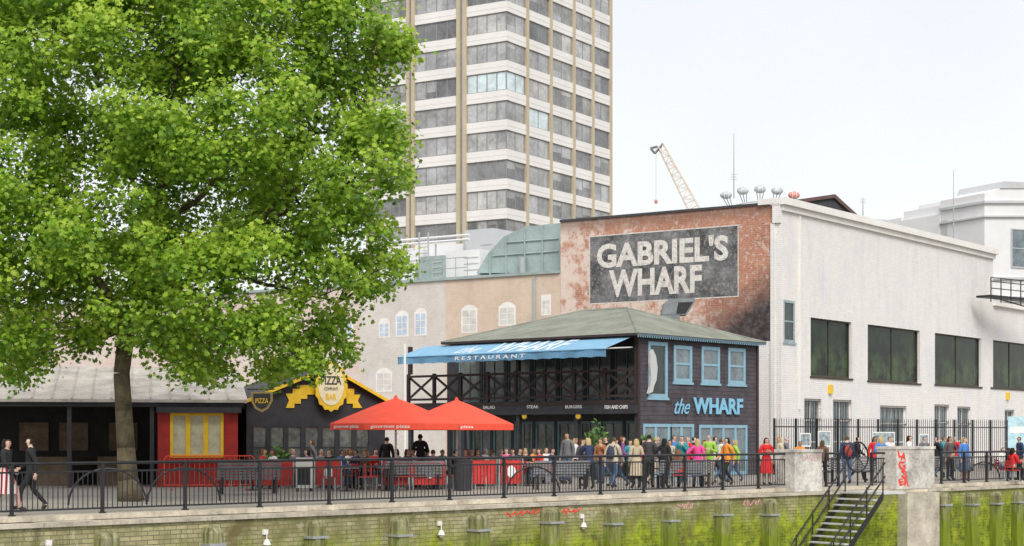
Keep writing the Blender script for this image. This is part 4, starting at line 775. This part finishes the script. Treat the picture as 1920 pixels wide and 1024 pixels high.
    def sub(test,off,name,extra=None):
        mp={};vs=[];fs=[]
        for p in ev.polygons:
            if all(test(reg[i],ev.vertices[i].co) for i in p.vertices):
                f=[]
                for i in p.vertices:
                    if i not in mp: mp[i]=len(vs); vs.append(ev.vertices[i].co+nrm[i]*off)
                    f.append(mp[i])
                fs.append(tuple(f))
        if extra:
            b=len(vs); vs+=extra.v; fs+=[tuple(i+b for i in f) for f in extra.f]
        q=bpy.data.meshes.new(name); q.from_pydata([tuple(v) for v in vs],[],fs); q.polygons.foreach_set('use_smooth',[True]*len(q.polygons)); q.materials.append(None); return q
    T={}
    T['body']=ev; ev.materials.clear(); ev.materials.append(None)
    T['jacket']=sub(lambda r,c:(r in('torso','arm')) or (r=='leg' and c.z>pz_-.12 and not sit),.016,'jacket')
    T['trousers']=sub(lambda r,c:r=='leg' or (r=='torso' and c.z<pz_+.08),.009,'trousers')
    for s,nn in ((1,'shoeL'),(-1,'shoeR')): T[nn]=sub(lambda r,c:(r=='foot' or (r=='leg' and c.z<.14)) and c.x*s>0,.012,'shoe')
    hz=hd.z; hy=hd.y
    T['short']=sub(lambda r,c:r=='head' and (c.z>hz+.02 or (c.y>hy-.01 and c.z>hz-.07)),.02,'hair')
    lg=MB().ball((0,hy+.075,hz-.09),.095,.05,.18,10,8)
    T['long']=sub(lambda r,c:r=='head' and (c.z>hz+.02 or (c.y>hy-.03 and c.z>hz-.12)),.026,'hair',lg)
    m=MB(); n=16; A=[];Bv=[]
    for i in range(n): a=2*math.pi*i/n; A.append(V3(.165*math.cos(a),.125*math.sin(a),pz_+.1)); Bv.append(V3(.26*math.cos(a)*(1+.06*(i%2)),.22*math.sin(a)*(1+.06*(i%2)),pz_-.5 if not sit else pz_-.1))
    m.add(A+Bv,[(i,(i+1)%n,n+(i+1)%n,n+i) for i in range(n)]); q=bpy.data.meshes.new('skirt'); q.from_pydata([tuple(v) for v in m.v],[],m.f); q.materials.append(None); T['skirt']=q
    fy=min([v.co.y for v in ev.vertices if abs(v.co.x)<.05 and abs(v.co.x)>.015 and abs(v.co.z-hz)<.035] or [hy-.08]); m=MB().ball((0,0,0),.011,None,None,6,4); q=bpy.data.meshes.new('eye'); q.from_pydata([tuple(v) for v in m.v],[],m.f); q.materials.append(None); T['eye']=q; T['eyeco']=(fy+.004,hz)
    return T
TPL={p:template(p) for p in('stand','walk','bent','hip','sit','lean','phone')}
MC={}
def cm(c,kind='cloth'):
    key=(tuple(round(x,3) for x in c),kind)
    if key not in MC: MC[key]=M(kind+'_%d'%len(MC),c,.85 if kind!='skin' else .55,.18,9,.3)
    return MC[key]
SK=[(.58,.36,.27),(.64,.43,.33),(.38,.21,.13),(.52,.32,.22)]
HR={'k':(.018,.014,.012),'b':(.10,.06,.03),'y':(.50,.37,.18),'g':(.45,.44,.42),'r':(.24,.09,.04)}
def person(px,Y,pose,rot,hair,hl,top,leg,desc,sc=1.,skirt=None,z=0,sk=0):
    x,y=gxy(px,Y); T=TPL[pose]; r=thing('person','person '+desc,'person',(x,y,z)); r.rotation_euler=(0,0,math.radians(rot)); r.scale=(sc,sc,sc)
    def a(n,me,mat):
        o=bpy.data.objects.new(n,me); COL.objects.link(o); o.parent=r; o.material_slots[0].link='OBJECT'; o.material_slots[0].material=mat; return o
    a('body',T['body'],cm(SK[sk],'skin')); a('jacket',T['jacket'],cm(top)); a('hair',T['long' if hl else 'short'],cm(HR[hair],'hair')); a('trousers',T['trousers'],cm(leg))
    for nn in ('shoeL','shoeR'): a('shoe',T[nn],cm((.04,.035,.03)))
    if skirt: a('skirt',T['skirt'],cm(skirt) if not isinstance(skirt,bpy.types.Material) else skirt)
    for s in(-1,1): e=a('eye',T['eye'],cm((.01,.01,.01),'eye')); e.location=(.03*s,T['eyeco'][0],T['eyeco'][1])
    return r
k=NT('striped_cloth'); sx=k.math('FRACT',k.math('MULTIPLY',k.sep()[0],10)); stripe=k.out(k.mix(k.mp(sx,.45,.55),(.7,.65,.62),(.45,.05,.06)),.9)
NV=(.03,.045,.10);BK=(.022,.022,.025);GY=(.16,.16,.17);DN=(.08,.12,.21);BG=(.52,.45,.34);RD=(.62,.03,.03);WH=(.72,.71,.69);TE=(.05,.30,.33);PK=(.75,.08,.30);GN=(.33,.55,.08);OR=(.75,.28,.04);BL=(.08,.22,.55);PU=(.2,.08,.24);BR=(.16,.09,.06)
PP=[(12,38,'walk',80,'k',1,BK,(.5,.3,.25),'with black hair in a striped skirt at the left edge',.98,stripe),
(58,38.6,'walk',-80,'k',0,BK,BK,'in black clothes walking beside the person in a striped skirt'),
(495,57,'sit',60,'r',1,RD,BK,'seated in red at the cafe window, leftmost of the diners'),(533,57.2,'sit',-40,'k',0,BK,BK,'seated in black at the second cafe table'),(549,57.5,'sit',30,'y',1,GY,BK,'seated in grey with fair hair beside the cafe glass'),
(512,56,'sit',-50,'b',1,WH,BK,'seated in white beside the first cafe table'),(640,56,'sit',70,'b',0,BL,DN,'seated in blue in front of the gable, left of the parasols'),(686,55.5,'sit',-60,'y',1,BR,BK,'seated in brown with fair hair under the left parasol edge'),
(576,56.5,'sit',-70,'k',1,PU,BK,'seated in purple behind the white notice'),(601,57,'sit',40,'g',0,GY,DN,'seated grey haired in grey below the yellow ribbon'),(618,56.2,'sit',-20,'k',0,BK,DN,'seated in black below the oval sign'),(655,57,'sit',50,'r',1,WH,DN,'seated in white with red hair left of the parasol rim'),(668,56.3,'sit',-40,'k',0,NV,DN,'seated in navy left of the parasol rim'),(704,57.5,'sit',20,'b',0,RD,DN,'seated in red under the left parasol, near the standing pair'),
(664,60,'stand',30,'k',0,BK,BK,'standing in black against the cafe glass',.97),(585,59,'walk',-80,'b',1,GY,BK,'standing in grey at the cafe door',.94),
(725,57,'stand',170,'k',0,BK,BK,'standing in black under the left parasol edge'),(788,58,'bent',190,'k',0,BK,BK,'standing in black between the parasols, back turned',1.06),
(743,58,'sit',-30,'k',1,BG,DN,'seated in beige with black hair behind the left parasol pole'),(764,57,'sit',50,'b',1,PU,BK,'seated in purple under the left parasol'),(776,57.4,'sit',-60,'k',0,WH,BK,'seated in white under the left parasol'),(800,58.5,'sit',60,'y',1,BL,DN,'seated in blue with fair hair between the parasols'),(812,56,'sit',180,'b',0,GY,BK,'seated in grey between the two parasol poles'),(829,57,'sit',30,'y',0,TE,BK,'seated in teal beside the right parasol pole'),
(853,56.5,'sit',90,'k',0,BK,BK,'seated in black near the litter bin'),(874,57.5,'sit',-40,'r',1,RD,BK,'seated in red behind the litter bin'),(884,59.5,'sit',20,'k',0,NV,BK,'seated in navy behind the litter bin'),(895,58,'sit',20,'b',1,BR,BK,'seated in brown right of the parasol pole'),(909,59.5,'sit',60,'g',0,WH,BK,'grey haired and seated in white at the terrace'),(924,58.5,'sit',-90,'b',0,BG,BK,'seated in beige at the terrace, facing left'),(938,58.2,'sit',90,'g',0,GY,DN,'seated grey haired in grey at the terrace'),
(950,61,'sit',-20,'b',1,PK,DN,'seated in magenta at the back of the terrace'),(962,59,'sit',-30,'k',1,NV,BK,'seated in navy beyond the rightmost red screen'),(974,61,'sit',50,'k',0,BK,BK,'seated in black at the back of the terrace'),(985,60,'sit',0,'y',1,BK,BK,'seated with fair hair before the restaurant doors'),(1000,61.5,'sit',60,'b',0,OR,DN,'seated in orange before the restaurant doors'),(1012,60,'sit',-60,'b',1,RD,DN,'seated in red before the restaurant doors'),(1024,63,'sit',10,'y',0,WH,DN,'seated in white deep in the terrace'),(1035,61,'sit',60,'k',0,NV,DN,'seated in navy left of the standing man'),
(1064,60,'stand',-30,'b',0,GY,DN,'standing in grey hoodie at the left end of the crowd',1.08),(1092,58,'bent',40,'b',1,(.07,.06,.06),BK,'with brown hair and dark jacket second in the crowd',.95),
(1106,54.5,'lean',200,'y',1,NV,BK,'in a navy coat leaning with back turned near the railing',.98),(1126,60.5,'phone',-20,'r',1,(.38,.16,.07),DN,'in a rust jacket holding a phone to face',.96),
(1150,55,'walk',150,'b',0,BG,DN,'in a cream jacket with a backpack, near the railing'),(1167,60,'walk',80,'r',1,PU,BK,'in dark purple behind the cream backpack'),(1193,55.5,'stand',190,'y',1,(.5,.42,.3),BK,'with blond hair and beige coat, back turned',.96,(.5,.42,.3)),
(1217,56,'bent',170,'k',0,(.06,.06,.065),BK,'in a charcoal printed hoodie, back turned',1.05),(1246,55.5,'hip',150,'k',1,BK,BK,'all in black beside the charcoal hoodie',.97),(1263,62,'walk',60,'b',0,BL,DN,'in bright blue at the centre of the crowd',1.03),
(1279,57,'phone',-30,'b',0,TE,DN,'in teal jacket raising one hand',1.02),(1291,61,'walk',-70,'g',0,RD,BK,'in red behind the magenta top'),(1308,56.5,'hip',170,'y',1,PK,DN,'in magenta top with hand on hip',.96),(1330,59,'bent',-20,'y',0,GN,BG,'in lime green top with short fair hair',1.04),
(1351,61,'walk',110,'b',0,WH,DN,'in white left of the orange jacket',.97),(1363,58,'walk',-60,'k',1,OR,BK,'in orange jacket at the right of the crowd',.98),(1339,64,'walk',100,'k',0,NV,BK,'in navy in the back row near the blue doors'),(1234,63.5,'walk',-90,'g',0,BR,BK,'grey haired in brown in the back row'),(1205,62,'stand',60,'k',1,RD,BK,'in red in the back row near the corner shrub',.94),(1137,64,'walk',-60,'b',0,BK,DN,'in black in the back row near the tall plant'),
(1079,63,'walk',70,'y',1,WH,BK,'in white walking behind the grey hoodie',.96),(1160,56.5,'walk',-100,'k',1,GY,DN,'in mid grey walking left, overlapping the cream jacket',.95),(1181,60,'bent',20,'b',1,TE,BK,'in teal with brown hair behind the beige coat',.93),(1229,59,'walk',100,'y',0,GY,BG,'in grey with fair hair right of the charcoal hoodie'),(1256,58.5,'bent',-10,'b',1,BG,DN,'in beige facing the river at the crowd centre',.94),
(1300,63.5,'walk',90,'k',0,BK,BK,'in black deep behind the magenta top'),(1320,62,'stand',-40,'r',1,WH,DN,'in white with red hair behind the lime top',.93),(1378,63,'walk',-90,'y',1,GN,DN,'in green at the far right end of the crowd',.93),(1271,55.8,'sit',185,'r',1,BR,DN,'seated in brown with back turned near the railing'),
(1437,58.5,'bent',10,'k',1,RD,(.5,.32,.25),'in a long red coat between crowd and pier',.98,RD),(1461,60,'stand',-70,'y',1,BG,DN,'in beige right of the red coat'),(1474,61,'walk',90,'g',0,GY,BK,'in grey beside the left pier'),
(1500,63,'stand',0,'b',0,OR,DN,'in orange behind the left pier',.9),(1542,62,'stand',160,'b',1,BR,BK,'in brown right of the left pier',.92),(1588,60.5,'stand',185,'b',0,NV,DN,'in navy at the stair opening, back turned',1.02),(1607,63,'walk',90,'k',0,BK,BK,'in black behind the wheel'),
(1651,61.5,'bent',200,'y',1,BL,DN,'in blue beside the graffiti pier'),(1668,64,'stand',20,'b',0,WH,BG,'in white behind the graffiti pier'),(1640,66,'stand',0,'k',1,RD,BK,'in red far behind the stair opening'),
(1705,66,'walk',60,'k',1,WH,DN,'in white walking behind the graffiti pier',1.02),(1733,68,'stand',20,'b',0,GY,DN,'in grey right behind the graffiti pier'),(1757,67,'walk',-90,'k',0,BK,BK,'in black walking left behind the right railing'),(1781,65,'hip',20,'k',1,(.11,.09,.09),BK,'with dark hair and hand on hip behind the right railing'),(1808,63.5,'stand',30,'y',1,BL,(.5,.32,.25),'in blue top and short skirt behind the right railing',.98,DN),
(1768,69,'walk',80,'b',0,TE,DN,'in teal walking far behind the right railing'),(1793,70,'walk',-80,'g',0,RD,BK,'in red walking far behind the right railing'),(1880,66,'sit',30,'b',0,WH,DN,'seated in white near the right edge'),
(1899,63.5,'sit',120,'k',1,RD,BK,'seated in red at the right edge'),(1912,65,'stand',-80,'b',0,NV,BK,'in navy at the far right edge')]
sb_=dup(c0,(0,0,0),0,'x'); nst=0
for i,p in enumerate(PP):
    p=list(p)+[1.,None][len(p)-9:] if len(p)<11 else list(p)
    q=person(*p[:11],sk=[0,1,0,3,1,2][i%6])
    if p[2]=='sit':   # each seated figure has its own chair
        lab='red cafe chair under the person '+' '.join(p[8].split()[:7])
        if nst==0: c=sb_; c['label']=lab
        else: c=dup(c0,(0,0,0),0,lab)
        nst+=1; c.location=q.location; c.rotation_euler=q.rotation_euler; c.scale=(1,1,.97)
def backpack(px,Y,rot,c,lab):
    x,y=gxy(px,Y); r=thing('backpack',lab,'backpack',(x,y,1.0),None,math.radians(rot)); o=ORG[r.name]
    m=MB(); m.ball(o+Vector((0,.2,.18)),.15,.09,.23,10,8); m.build('bag',c,r,True)
    for s in(-1,1): MB().path([o+Vector((s*.09,.14,.36)),o+Vector((s*.1,0,.47)),o+Vector((s*.1,-.14,.36)),o+Vector((s*.1,-.15,.15))],.018).build('strap',c,r)
backpack(1150,55,150,cm((.05,.06,.10)),'navy backpack worn by the person in cream jacket'); backpack(1588,60.5,185,cm((.35,.06,.05)),'dark red backpack on the person in navy at the stair opening')
